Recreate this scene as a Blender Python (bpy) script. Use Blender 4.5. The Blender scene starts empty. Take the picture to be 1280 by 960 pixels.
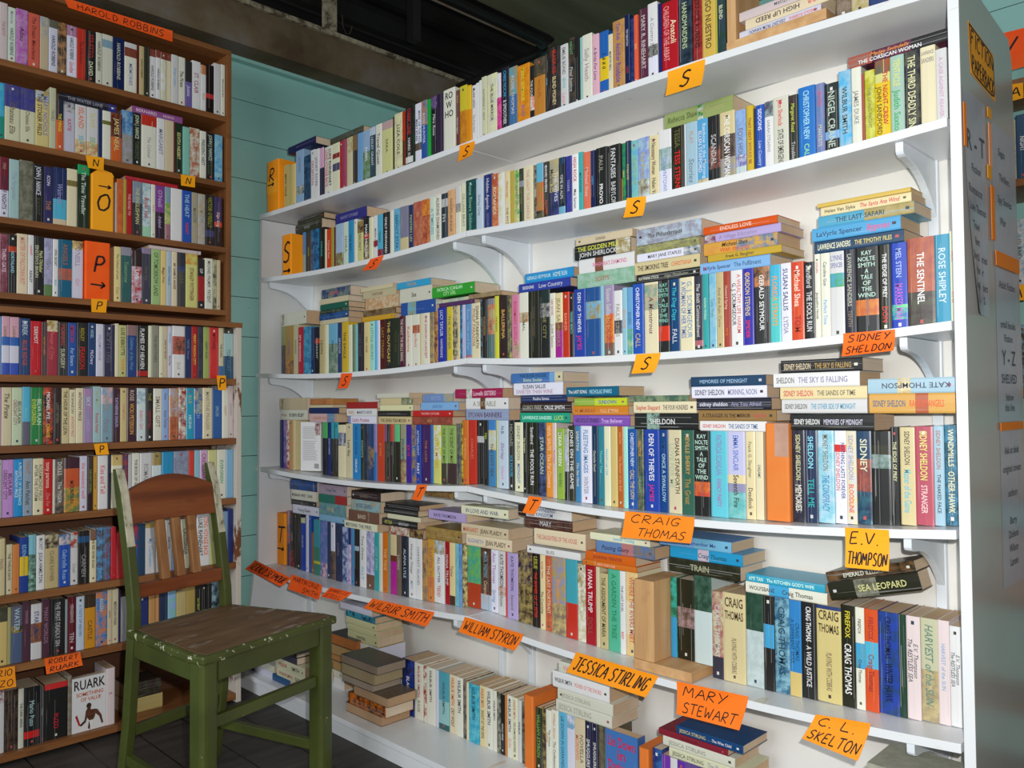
import bpy, math, random, re
from mathutils import Vector, Matrix
PI = math.pi
rnd = random.Random(11)
scn = bpy.context.scene
COL = scn.collection

# ---------------------------------------------------------------- camera, light, exposure
cam_data = bpy.data.cameras.new('camera')
cam = bpy.data.objects.new('camera', cam_data)
COL.objects.link(cam)
cr = Vector((0.70618522, -0.70798457, -0.00776361))
cu = Vector((-0.01399702, -0.02492277, 0.99959139))
cf = Vector((0.70788877, 0.705788, 0.02750977))
M = Matrix.Identity(4)
for i in range(3):
    M[i][0], M[i][1], M[i][2] = cr[i], cu[i], -cf[i]
CAMZ = 1.02
M[2][3] = CAMZ
cam.matrix_world = M
cam_data.sensor_width = 36.0
cam_data.lens = 36.0 * 1020.38 / 1280
cam_data.clip_start = 0.02
scn.camera = cam

wld = bpy.data.worlds.new('world')
scn.world = wld
wld.use_nodes = True
wld.node_tree.nodes['Background'].inputs[0].default_value = (0.93, 0.96, 1.0, 1)
wld.node_tree.nodes['Background'].inputs[1].default_value = 0.17

def area(name, loc, target, size, energy, color, size_y=None):
    d = bpy.data.lights.new(name, 'AREA')
    d.energy = energy
    d.color = color
    d.size = size
    if size_y:
        d.shape = 'RECTANGLE'
        d.size_y = size_y
    o = bpy.data.objects.new(name, d)
    COL.objects.link(o)
    o.location = loc
    o.rotation_euler = (Vector(target) - Vector(loc)).to_track_quat('-Z', 'Y').to_euler()
    return o

# the flash of the camera, just above and to the right of the lens
fl = Vector((0, 0, CAMZ)) + cr * 0.055 + cu * 0.06 + cf * 0.02
area('camera_flash', fl, fl + cf, 0.022, 35.0, (1.0, 0.985, 0.96))
# daylight from the doorway on the left of the room
area('door_daylight', (-2.3, 0.9, 1.75), (1.5, 1.5, 1.2), 2.0, 84.0, (0.90, 0.96, 1.0), 1.7)

vs = scn.view_settings
vs.view_transform = 'Standard'
vs.look = 'None'
vs.gamma = 1.0
vs.use_curve_mapping = False
vs.exposure = -0.34

# ---------------------------------------------------------------- materials
def lin(c):
    return c / 12.92 if c <= 0.04045 else ((c + 0.055) / 1.055) ** 2.4

def hexb(h):
    """cover colours: creams and tans lean to yellow like aged card"""
    v = [int(c, 16) for c in h]
    if v[0] >= v[1] > v[2] and 1 <= v[0] - v[2] <= 5 and v[0] > 9 and (v[1] - v[2]) <= (v[0] - v[2]) * .62:
        k = v[0] - v[2]
        v[1] = v[0] - k * .30
        v[2] = v[2] - .8
    return tuple(lin(min(1, c / 15 * .955)) for c in v) + (1.0,)

def hexc(h):
    if len(h) == 3:
        v = [int(c, 16) / 15 for c in h]
    else:
        v = [int(h[i:i + 2], 16) / 255 for i in (0, 2, 4)]
    return (lin(v[0]), lin(v[1]), lin(v[2]), 1.0)

class Mat:
    def __init__(self, name, rough=0.5, spec=0.5):
        self.m = bpy.data.materials.new(name)
        self.m.use_nodes = True
        self.t = self.m.node_tree
        self.b = self.t.nodes['Principled BSDF']
        self.b.inputs['Roughness'].default_value = rough
        self.b.inputs['Specular IOR Level'].default_value = spec
    def n(self, typ, **kw):
        x = self.t.nodes.new(typ)
        for k, v in kw.items():
            setattr(x, k, v)
        return x
    def l(self, a, b):
        self.t.links.new(a, b)
    def coords(self, scale=(1, 1, 1), kind='Object'):
        tc = self.n('ShaderNodeTexCoord')
        mp = self.n('ShaderNodeMapping')
        mp.inputs['Scale'].default_value = scale
        self.l(tc.outputs[kind], mp.inputs['Vector'])
        return mp.outputs['Vector']
    def noise(self, vec, scale, detail=3, rough=0.55):
        x = self.n('ShaderNodeTexNoise')
        x.inputs['Scale'].default_value = scale
        x.inputs['Detail'].default_value = detail
        x.inputs['Roughness'].default_value = rough
        if vec is not None:
            self.l(vec, x.inputs['Vector'])
        return x.outputs['Fac']
    def ramp(self, fac, stops):
        r = self.n('ShaderNodeValToRGB')
        el = r.color_ramp.elements
        while len(el) < len(stops):
            el.new(0.5)
        for e, (p, c) in zip(el, stops):
            e.position = p
            e.color = hexc(c) if isinstance(c, str) else (c, c, c, 1)
        self.l(fac, r.inputs['Fac'])
        return r.outputs['Color']
    def mix(self, fac, a, b, mode='MIX'):
        x = self.n('ShaderNodeMix', data_type='RGBA', blend_type=mode)
        for sock, v in ((0, fac), (6, a), (7, b)):
            if isinstance(v, (int, float)):
                x.inputs[sock].default_value = v
            elif isinstance(v, str):
                x.inputs[sock].default_value = hexc(v)
            elif isinstance(v, tuple):
                x.inputs[sock].default_value = v
            else:
                self.l(v, x.inputs[sock])
        return x.outputs[2]
    def base(self, c):
        if isinstance(c, str):
            self.b.inputs['Base Color'].default_value = hexc(c)
        else:
            self.l(c, self.b.inputs['Base Color'])
    def bump(self, h, strength=0.2, dist=0.002):
        x = self.n('ShaderNodeBump')
        x.inputs['Strength'].default_value = strength
        x.inputs['Distance'].default_value = dist
        self.l(h, x.inputs['Height'])
        self.l(x.outputs['Normal'], self.b.inputs['Normal'])

def attr(M_, name):
    a = M_.n('ShaderNodeAttribute', attribute_name=name)
    return a.outputs['Color']

# printed book covers: flat colour, or two colours mottled together like a painted picture
m = Mat('printed_cover', 0.34, 0.5)
v = m.coords((1, 1, 1))
f = m.ramp(m.noise(v, 55, 4, 0.65), [(0.40, 0.0), (0.60, 1.0)])
c = m.mix(f, attr(m, 'Col'), attr(m, 'Col2'))
vst = m.coords((260, 40, 4))
cre = m.ramp(m.noise(vst, 1.0, 2), [(0.70, 0.0), (0.78, 1.0)])
fade = m.n('ShaderNodeMath', operation='MULTIPLY')
fade.inputs[1].default_value = 0.34
m.l(cre, fade.inputs[0])
m.base(m.mix(fade.outputs[0], c, 'ddd8cc'))
COVER = m.m

m = Mat('yellowed_pages', 0.85, 0.15)
v = m.coords((1, 1, 1))
vs1 = m.coords((900, 6, 6))
c = m.mix(m.ramp(m.noise(v, 9, 3), [(0.3, 0.0), (0.7, 1.0)]), attr(m, 'Col'), attr(m, 'Col2'))
ln = m.ramp(m.noise(vs1, 1.0, 2), [(0.35, 0.86), (0.65, 1.0)])
m.base(m.mix(1.0, c, ln, 'MULTIPLY'))
PAGES = m.m

m = Mat('white_gloss_paint', 0.30, 0.5)
v = m.coords()
st = m.ramp(m.noise(v, 2.2, 4), [(0.62, 0.0), (0.80, 0.35)])
c = m.mix(st, 'e6e9ec', 'd6d2c2')
sp = m.ramp(m.noise(m.coords((1, 3, 60)), 5.0, 3), [(0.69, 0.0), (0.73, 0.55)])
m.base(m.mix(sp, c, 'cbb688'))
WHITE = m.m

m = Mat('cream_back_board', 0.45, 0.4)
v = m.coords()
m.base(m.mix(m.ramp(m.noise(v, 3, 3), [(0.4, 0.0), (0.7, 0.5)]), 'e4e2dc', 'd8d5cb'))
CREAM = m.m

m = Mat('white_metal', 0.25, 0.6)
v = m.coords()
m.base(m.mix(m.ramp(m.noise(v, 20, 2), [(0.4, 0.0), (0.8, 0.3)]), 'dfe6ec', 'cdd6dd'))
METAL = m.m

m = Mat('end_panel_paint', 0.20, 0.5)  # white paint made grey: the shade of grazing light is in the colour
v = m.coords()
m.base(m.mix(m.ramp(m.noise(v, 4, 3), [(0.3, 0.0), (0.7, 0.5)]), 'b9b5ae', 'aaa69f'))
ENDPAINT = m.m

def wood(name, c1, c2, c3, scale, rough, stretch=(1, 14, 14)):
    w = Mat(name, rough, 0.4)
    vv = w.coords(stretch)
    n1 = w.noise(vv, scale, 5, 0.6)
    cc = w.ramp(n1, [(0.28, c1), (0.5, c2), (0.72, c3)])
    kn = w.ramp(w.noise(w.coords((2, 6, 6)), 3.5, 2), [(0.66, 0.0), (0.76, 0.75)])
    w.base(w.mix(kn, cc, c1))
    w.bump(n1, 0.12, 0.001)
    return w.m
BROWN = wood('varnished_shelf_wood', '6e4526', '87562f', '99673c', 2.2, 0.42)
BROWNV = wood('varnished_upright_wood', '6e4526', '87562f', '99673c', 2.2, 0.42, (14, 14, 1))
DARKBACK = wood('dark_back_board', '4c2c18', '5a361e', '664026', 2.0, 0.6)
PINE = wood('pine_block', 'b58a5c', 'c99d6c', 'd8b07e', 3.0, 0.55, (1, 12, 12))
PINEV = wood('pine_upright', 'b58a5c', 'c99d6c', 'd8b07e', 3.0, 0.55, (12, 12, 1))
RAIL = wood('red_brown_rail', '5e2d15', '7e4220', '94562c', 2.5, 0.38, (1, 10, 10))
SLAT = wood('worn_slat_wood', '7a5030', '97683f', 'ab7c50', 3.0, 0.5, (12, 12, 1))

m = Mat('chipped_upright', 0.6, 0.3)
v = m.coords((1, 1, 0.45))
f = m.ramp(m.noise(v, 16, 5, 0.65), [(0.52, 0.0), (0.57, 1.0)])
m.base(m.mix(f, 'cfc6ba', '7a4a2c'))
CHIPPED = m.m

m = Mat('teal_boards', 0.55, 0.35)
v = m.coords()
c = m.mix(m.ramp(m.noise(v, 2.6, 4), [(0.35, 0.0), (0.7, 1.0)]), '9fd2cb', '90c5be')
spk = m.ramp(m.noise(v, 70, 1), [(0.80, 0.0), (0.83, 0.7)])
m.base(m.mix(spk, c, '4a5a58'))
TEAL = m.m

m = Mat('rough_beam', 0.8, 0.2)
v = m.coords((1, 1, 1))
c = m.ramp(m.noise(v, 3.0, 5, 0.6), [(0.3, '4a3b2a'), (0.5, '675a45'), (0.7, '76706a')])
m.base(c)
m.bump(m.noise(v, 40, 4), 0.3, 0.004)
BEAM = m.m

m = Mat('flaking_ledge', 0.8, 0.2)
v = m.coords((1, 1, 1))
m.base(m.ramp(m.noise(v, 26, 5, 0.7), [(0.4, '54493a'), (0.52, '8d8670'), (0.62, 'a39c84')]))
LEDGE = m.m

m = Mat('black_iron', 0.45, 0.5)
v = m.coords()
m.base(m.ramp(m.noise(v, 6, 3), [(0.3, '0b0a0a'), (0.7, '1b1918')]))
IRON = m.m

m = Mat('ceiling_boards', 0.7, 0.3)
v = m.coords((0.6, 4, 4))
c = m.ramp(m.noise(v, 3, 4), [(0.3, '55553f'), (0.6, '666650'), (0.8, '707058')])
sm = m.ramp(m.noise(m.coords(), 3.2, 3), [(0.68, 0.0), (0.76, 0.6)])
m.base(m.mix(sm, c, '2c2a20'))
CEIL = m.m

m = Mat('dark_floor_boards', 0.55, 0.4)
v = m.coords((1, 10, 1))
c = m.ramp(m.noise(v, 3, 5), [(0.3, '33302e'), (0.6, '45413e'), (0.8, '55504b')])
m.base(c)
m.bump(m.noise(v, 8, 4), 0.15, 0.002)
FLOOR = m.m

def green(name, chip_lo, chip_hi):
    g = Mat(name, 0.42, 0.5)
    vv = g.coords()
    cc = g.ramp(g.noise(vv, 7, 4), [(0.3, '3c431a'), (0.6, '495221'), (0.8, '535c28')])
    ch = g.ramp(g.noise(vv, 46, 5, 0.7), [(chip_lo, 0.0), (chip_hi, 1.0)])
    g.base(g.mix(ch, cc, 'cfccb0'))
    return g.m
GREEN = green('green_chair_paint', 0.70, 0.72)
GREENCHIP = green('chipped_green_edge', 0.60, 0.62)

m = Mat('bare_post_face', 0.7, 0.3)
v = m.coords((1, 1, 0.5))
m.base(m.ramp(m.noise(v, 40, 5, 0.7), [(0.36, '6f7058'), (0.46, 'b9b59c'), (0.65, 'cfcbb4')]))
BARE = m.m

m = Mat('worn_seat_wood', 0.6, 0.3)
v = m.coords((3, 12, 3))
c = m.ramp(m.noise(v, 3, 5), [(0.3, '5e4630'), (0.55, '73583d'), (0.75, '82664a')])
wp = m.ramp(m.noise(m.coords((1.3, 3.0, 1)), 6, 4), [(0.60, 0.0), (0.68, 0.55)])
m.base(m.mix(wp, c, 'b9b3ab'))
SEATW = m.m

def flat(name, h, rough=0.6, h2=None, scale=30):
    x = Mat(name, rough, 0.35)
    vv = x.coords()
    x.base(x.mix(x.ramp(x.noise(vv, scale, 3), [(0.35, 0.0), (0.7, 1.0)]), h, h2 or h))
    return x.m
INK = flat('black_marker', '1c1414', 0.6, '2a1e1c')
TAPE = flat('brown_tape', 'c09a88', 0.3, 'b08a76')
CLEAR = flat('white_tape', 'd8d4cf', 0.25, 'c6c0ba')
PAPER = flat('laminated_sheet', 'b9bcc6', 0.22, 'aeb1bc', 12)
PRINT = flat('grey_print', '4a4c58', 0.5, '5a5c68')
m = Mat('orange_paper', 0.62, 0.3)
v = m.coords()
m.base(m.mix(m.ramp(m.noise(v, 14, 2), [(0.3, 0.0), (0.7, 0.10)]), attr(m, 'Col'), 'ffc060'))
PAPERC = m.m

# ---------------------------------------------------------------- mesh helper
class MB:
    def __init__(self):
        self.v, self.f, self.mi, self.c, self.c2 = [], [], [], [], []
        self.mats = []
    def slot(self, mat):
        if mat not in self.mats:
            self.mats.append(mat)
        return self.mats.index(mat)
    def face(self, idx, mat, c=None, c2=None):
        self.f.append(idx)
        self.mi.append(self.slot(mat))
        self.c.append(c or (0.8, 0.8, 0.8, 1))
        self.c2.append(c2 or c or (0.8, 0.8, 0.8, 1))
    def poly(self, pts, mat, c=None, c2=None):
        b = len(self.v)
        self.v.extend(pts)
        self.face(tuple(range(b, b + len(pts))), mat, c, c2)
    def box(self, lo, hi, mat, c=None, c2=None):
        b = len(self.v)
        x0, y0, z0 = lo
        x1, y1, z1 = hi
        self.v += [(x0, y0, z0), (x1, y0, z0), (x1, y1, z0), (x0, y1, z0), (x0, y0, z1), (x1, y0, z1), (x1, y1, z1), (x0, y1, z1)]
        for q in ((0, 3, 2, 1), (4, 5, 6, 7), (0, 1, 5, 4), (1, 2, 6, 5), (2, 3, 7, 6), (3, 0, 4, 7)):
            self.face(tuple(b + i for i in q), mat, c, c2)
    def prism(self, prof, a, bb, axis, mat, c=None):
        """closed outline prof (list of 2D points) pushed from a to bb along axis 0/1/2"""
        def p3(p, t):
            q = [p[0], p[1]]
            q.insert(axis, t)
            return tuple(q)
        b = len(self.v)
        n = len(prof)
        self.v += [p3(p, a) for p in prof] + [p3(p, bb) for p in prof]
        self.face(tuple(range(b, b + n)), mat, c)
        self.face(tuple(range(b + 2 * n - 1, b + n - 1, -1)), mat, c)
        for i in range(n):
            j = (i + 1) % n
            self.face((b + i, b + n + i, b + n + j, b + j), mat, c)
    def tube(self, pts, r, mat, n=8, c=None):
        rings = []
        for i, p in enumerate(pts):
            p = Vector(p)
            d = (Vector(pts[min(i + 1, len(pts) - 1)]) - Vector(pts[max(i - 1, 0)])).normalized()
            s = d.orthogonal().normalized()
            t = d.cross(s)
            rings.append(len(self.v))
            for k in range(n):
                a = 2 * PI * k / n
                self.v.append(tuple(p + s * (r * math.cos(a)) + t * (r * math.sin(a))))
        for i in range(len(rings) - 1):
            for k in range(n):
                k2 = (k + 1) % n
                self.face((rings[i] + k, rings[i] + k2, rings[i + 1] + k2, rings[i + 1] + k), mat, c)
        self.face(tuple(rings[0] + k for k in range(n - 1, -1, -1)), mat, c)
        self.face(tuple(rings[-1] + k for k in range(n)), mat, c)
    def mesh(self, name):
        me = bpy.data.meshes.new(name)
        me.from_pydata([tuple(p) for p in self.v], [], self.f)
        for mt in self.mats:
            me.materials.append(mt)
        me.polygons.foreach_set('material_index', self.mi)
        for nm, cols in (('Col', self.c), ('Col2', self.c2)):
            a = me.color_attributes.new(nm, 'FLOAT_COLOR', 'CORNER')
            buf = []
            for f_, cc in zip(self.f, cols):
                buf.extend(list(cc) * len(f_))
            a.data.foreach_set('color', buf)
        me.update()
        return me
    def build(self, name, parent=None, mw=None, bevel=0, fix=True):
        me = self.mesh(name)
        if fix:
            import bmesh
            bm = bmesh.new()
            bm.from_mesh(me)
            bmesh.ops.recalc_face_normals(bm, faces=bm.faces)
            bm.to_mesh(me)
            bm.free()
        o = bpy.data.objects.new(name, me)
        COL.objects.link(o)
        if parent:
            o.parent = parent
        if mw is not None:
            o.matrix_world = mw
        if bevel:
            md = o.modifiers.new('bevel', 'BEVEL')
            md.width = bevel
            md.segments = 2
            md.limit_method = 'ANGLE'
        return o

def tag(o, label=None, cat=None, group=None, kind=None):
    for k, x in (('label', label), ('category', cat), ('group', group), ('kind', kind)):
        if x:
            o[k] = x
    return o

def empty(name, loc=(0, 0, 0), rz=0.0):
    o = bpy.data.objects.new(name, None)
    COL.objects.link(o)
    o.location = loc
    o.rotation_euler = (0, 0, rz)
    o.empty_display_size = 0.05
    return o

# ---------------------------------------------------------------- printed letters (built-in font) and marker letters (strokes)
GLY = {}
def glyph(ch):
    if ch in GLY:
        return GLY[ch]
    def width(s):
        cu_ = bpy.data.curves.new('t', 'FONT')
        cu_.body = s
        cu_.resolution_u = 2
        cu_.offset = 0.012
        ob = bpy.data.objects.new('t', cu_)
        COL.objects.link(ob)
        me = bpy.data.meshes.new_from_object(ob.evaluated_get(bpy.context.evaluated_depsgraph_get()))
        vv = [(p.co.x, p.co.y) for p in me.vertices]
        ff = [tuple(p.vertices) for p in me.polygons]
        bpy.data.objects.remove(ob)
        bpy.data.curves.remove(cu_)
        bpy.data.meshes.remove(me)
        return vv, ff
    if ch == ' ':
        GLY[ch] = (([], []), 0.30)
        return GLY[ch]
    vv, ff = width(ch)
    v2, _ = width(ch + 'I')
    xi, _ = width('I')
    adv = max(p[0] for p in v2) - max(p[0] for p in xi) if vv else 0.3
    GLY[ch] = ((vv, ff), adv)
    return GLY[ch]

def set_text(s, slant=0.0):
    """-> verts in em units (cap height about 0.7), faces, width"""
    V, F, x = [], [], 0.0
    for ch in s:
        (vv, ff), adv = glyph(ch)
        b = len(V)
        V += [(x + p[0] + slant * p[1], p[1]) for p in vv]
        F += [tuple(b + i for i in f_) for f_ in ff]
        x += adv
    return V, F, max(x, 0.01)

STK = {
 'A': [[(0, 0), (.45, 1), (.85, 0)], [(.15, .38), (.72, .42)]],
 'B': [[(.08, 0), (.08, 1), (.55, .95), (.62, .75), (.5, .55), (.1, .52)], [(.45, .53), (.7, .4), (.68, .12), (.5, 0), (.08, 0)]],
 'C': [[(.72, .85), (.5, 1), (.2, .85), (.05, .5), (.15, .15), (.45, 0), (.75, .12)]],
 'D': [[(.08, 0), (.1, 1), (.5, .9), (.75, .5), (.5, .08), (.02, 0)]],
 'E': [[(.65, 1), (.1, .96), (.06, 0), (.68, .05)], [(.08, .5), (.55, .54)]],
 'F': [[(.65, 1), (.1, .95), (.06, 0)], [(.08, .5), (.5, .54)]],
 'G': [[(.7, .85), (.45, 1), (.15, .8), (.05, .4), (.25, .02), (.6, .1), (.66, .42), (.4, .42)]],
 'H': [[(.05, 0), (.1, 1)], [(.68, 0), (.72, 1)], [(.08, .5), (.7, .55)]],
 'I': [[(.18, 0), (.2, 1)]],
 'J': [[(.1, 1), (.8, 1)], [(.5, 1), (.48, .2), (.3, 0), (.05, .18)]],
 'K': [[(.08, 0), (.1, 1)], [(.68, 1), (.12, .45), (.7, 0)]],
 'L': [[(.12, 1), (.06, .02), (.68, .06)]],
 'M': [[(0, 0), (.14, 1), (.45, .3), (.78, 1), (.9, 0)]],
 'N': [[(.04, 0), (.1, 1), (.68, .04), (.76, 1)]],
 'O': [[(.4, 1), (.12, .82), (.03, .45), (.18, .06), (.48, 0), (.72, .25), (.74, .7), (.55, .96), (.36, .98)]],
 'P': [[(.1, 0), (.14, .98), (.6, .95), (.72, .72), (.55, .5), (.12, .46)]],
 'R': [[(.08, 0), (.12, .98), (.56, .96), (.68, .75), (.5, .52), (.1, .48), (.74, 0)]],
 'S': [[(.7, .88), (.45, 1), (.16, .86), (.12, .66), (.38, .53), (.66, .38), (.62, .1), (.34, 0), (.02, .1)]],
 'T': [[(0, .96), (.84, 1)], [(.42, .98), (.36, 0)]],
 'U': [[(.06, 1), (.04, .25), (.28, 0), (.6, .12), (.7, 1)], [(.7, .9), (.74, 0)]],
 'V': [[(.02, 1), (.34, 0), (.76, 1)]],
 'W': [[(0, 1), (.16, 0), (.44, .68), (.66, 0), (.94, 1)]],
 'X': [[(.02, 1), (.72, 0)], [(.7, 1), (.02, 0)]],
 'Y': [[(.02, 1), (.36, .5)], [(.74, 1), (.2, 0)]],
 'Z': [[(.05, 1), (.7, .96), (.04, .04), (.74, .04)]],
 '.': [[(.08, .0), (.16, .04)]],
 '-': [[(.05, .5), (.6, .5)]],
 '>': [[(0, .5), (1.0, .46)], [(.72, .74), (1.02, .46), (.74, .22)]],
 'v': [[(.0, .45), (.18, .2), (.62, 1.0)], [(1.1, 1.2), (1.16, 1.24)]],
 ' ': [],
}
ADV = {'I': .42, ' ': .55, '.': .35, 'M': 1.12, 'W': 1.16, '>': 1.2}

def strokes(s):
    L, x = [], 0.0
    for ch in s:
        for st_ in STK.get(ch, []):
            L.append([(x + p[0] + 0.16 * p[1] + rnd.uniform(-.02, .02), p[1] + rnd.uniform(-.02, .02)) for p in st_])
        x += ADV.get(ch, .95)
    return L, max(x - .12, .2)

def ribbon(mb, pts2, w, mp, mat):
    """pts2: polyline; mp maps (x, y) to 3D"""
    # densify
    P = []
    for i in range(len(pts2) - 1):
        a, b = Vector(pts2[i]), Vector(pts2[i + 1])
        k = 6
        for j in range(k):
            P.append(a.lerp(b, j / k))
    P.append(Vector(pts2[-1]))
    # soften
    Q = [P[0]] + [(P[i - 1] + P[i] * 2 + P[i + 1]) / 4 for i in range(1, len(P) - 1)] + [P[-1]]
    base = len(mb.v)
    for i, p in enumerate(Q):
        d = Q[min(i + 1, len(Q) - 1)] - Q[max(i - 1, 0)]
        if d.length < 1e-9:
            d = Vector((1, 0))
        d.normalize()
        nrm = Vector((-d.y, d.x)) * (w / 2)
        mb.v.append(mp(p.x + nrm.x, p.y + nrm.y))
        mb.v.append(mp(p.x - nrm.x, p.y - nrm.y))
    for i in range(len(Q) - 1):
        b = base + 2 * i
        mb.face((b, b + 1, b + 3, b + 2), mat)

# ---------------------------------------------------------------- shelf heights of the white unit (its boards sag)
FIT = {1: ((1.7528, 1.7691, -0.0128), (1.7691, 1.7672, 0.007)), 2: ((1.5181, 1.5168, 0.0167), (1.5168, 1.5222, 0.0187)),
       3: ((1.1626, 1.1578, 0.0213), (1.1578, 1.1556, 0.0187)), 4: ((0.802, 0.7985, 0.0284), (0.7985, 0.7974, 0.0194)),
       5: ((0.4386, 0.4362, 0.0267), (0.4362, 0.4218, 0.0198))}
def wz(k, y):
    if k == 6:
        return 0.065
    r, l = FIT[k]
    p, t = (r, (y - .455) / 1.255) if y < 1.71 else (l, (y - 1.71) / 1.19)
    return p[0] * (1 - t) + p[1] * t - p[2] * 4 * t * (1 - t)
NOTES = [
('W', 'f90', 'S', [17320, 17640, 16680, 17630, 16690, 17190, 17310, 17160], 'small yellow-orange note lettered S under the top white shelf'),
('W', 'fa1', 'S', [10270, 17670, 9320, 17670, 9340, 17080, 10280, 17100], 'large yellow-orange note lettered S under the top white shelf'),
('W', 'f51', 'S', [21680, 14970, 20960, 15010, 21200, 14580, 22010, 14630], 'red-orange note lettered S under the second white shelf'),
('W', 'fa1', 'S', [11450, 15040, 10910, 14990, 10910, 14520, 11490, 14570], 'yellow-orange note lettered S under the second white shelf'),
('W', 'f51', 'S', [23370, 11350, 22730, 11340, 22800, 10850, 23440, 10840], 'red-orange note lettered S under the third white shelf'),
('W', 'fa1', 'S', [11240, 11380, 10560, 11380, 10650, 10940, 11310, 10930], 'yellow-orange note lettered S under the third white shelf'),
('W', 'f61', 'SIDNEY/SHELDON', [6430, 11530, 5490, 11540, 5480, 11150, 6430, 11090], 'red-orange two-line name note on the third white shelf edge'),
('W', 'f61', 'T', [19340, 7880, 18850, 7910, 19020, 7430, 19470, 7440], 'small orange T note left of the bracket pair, fourth white shelf'),
('W', 'f71', 'T', [14700, 7880, 14220, 7870, 14380, 7430, 14850, 7450], 'small orange T note right of the bracket pair, fourth white shelf'),
('W', 'f81', 'CRAIG /  THOMAS', [11600, 7750, 9740, 7770, 9760, 7220, 11650, 7150], 'wide orange two-line name note in the middle of the fourth white shelf'),
('W', 'fa1', 'E.V. /THOMPSON', [6470, 7880, 5670, 7910, 5640, 7190, 6440, 7150], 'square yellow-orange name note near the right end of the fourth white shelf'),
('W', 'f51', 'GERALD SEYMOUR', [28780, 4480, 26320, 4140, 26730, 3800, 29310, 4100], 'long red-orange name strip at the wall end of the fifth white shelf'),
('W', 'f51', 'MARTIN CRUZ/      SMITH', [26320, 4280, 24410, 4170, 24430, 3680, 26360, 3760], 'red-orange two-line note second from the wall on the fifth white shelf'),
('W', 'f51', 'DANIELLE/STEEL', [23940, 4160, 22680, 4160, 23210, 3820, 24340, 3800], 'red-orange two-line note third from the wall on the fifth white shelf'),
('W', 'f61', 'WILBUR SMITH', [21610, 4140, 18540, 4230, 18770, 3790, 21990, 3790], 'long red-orange one-line note above the stacked cream books'),
('W', 'f70', 'WILLIAM STYRON', [17220, 4330, 14930, 4280, 15130, 3840, 17390, 3900], 'orange one-line name note just right of the fifth shelf bracket'),
('W', 'f90', 'JESSICA STIRLING', [13140, 4190, 10730, 4150, 11000, 3640, 13380, 3670], 'long yellow-orange one-line name note below the wooden bookend'),
('W', 'f71', 'MARY  /STEWART', [10250, 4150, 8520, 4230, 8670, 3540, 10200, 3470], 'large orange two-line note above the blue stacked book'),
('W', 'f91', 'C. L. /SKELTON', [7100, 4240, 6060, 4340, 6210, 3690, 7300, 3780], 'curling orange two-line note at the lower right of the fifth white shelf'),
('U', 'f51', 'HAROLD ROBBINS', [7960, 23010, 11330, 23050, 11310, 22650, 8070, 22720], 'long red-orange name strip along the top of the brown bookcase'),
('U', 'fa0', 'N', [8610, 18210, 9160, 18240, 9130, 17810, 8680, 17820], 'yellow-orange N note above the O block, second brown shelf'),
('U', 'fa0', 'N', [11630, 18200, 12130, 18220, 12100, 17820, 11620, 17810], 'yellow-orange N note near the right end of the second brown shelf'),
('U', 'fa0', 'P', [8800, 13700, 9280, 13710, 9230, 13280, 8800, 13270], 'yellow-orange P note below the P block'),
('L', 'fa0', 'P', [12700, 11340, 13030, 11350, 13030, 10840, 12740, 10840], 'yellow-orange P note at the right end of the fifth brown shelf'),
('L', 'fa0', 'P', [8760, 9140, 9150, 9160, 9190, 8800, 8820, 8800], 'yellow-orange P note on the sixth brown shelf above the chair'),
('L', 'f61', 'ROBERT/RUARK', [7430, 2860, 8410, 2840, 8470, 2440, 7480, 2390], 'orange two-line name note above the face-out book'),
('L', 'f91', 'MARIO/PUZO', [5780, 2850, 6660, 2820, 6690, 2230, 5830, 2260], 'orange name note cut off by the left edge of the photo'),
('F', 'f51', 'v', [6310, 20250, 5420, 20210, 5420, 19160, 6260, 19140], 'big red-orange sheet hanging on the far teal bookcase'),
('F', 'fa0', 'A', [5940, 18790, 5530, 18750, 5520, 18320, 5930, 18310], 'yellow-orange A note on the upper far shelf'),
('F', 'fa0', 'A', [5960, 13330, 5610, 13350, 5600, 12920, 5950, 12920], 'yellow-orange A note on the lower far shelf'),
]
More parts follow.
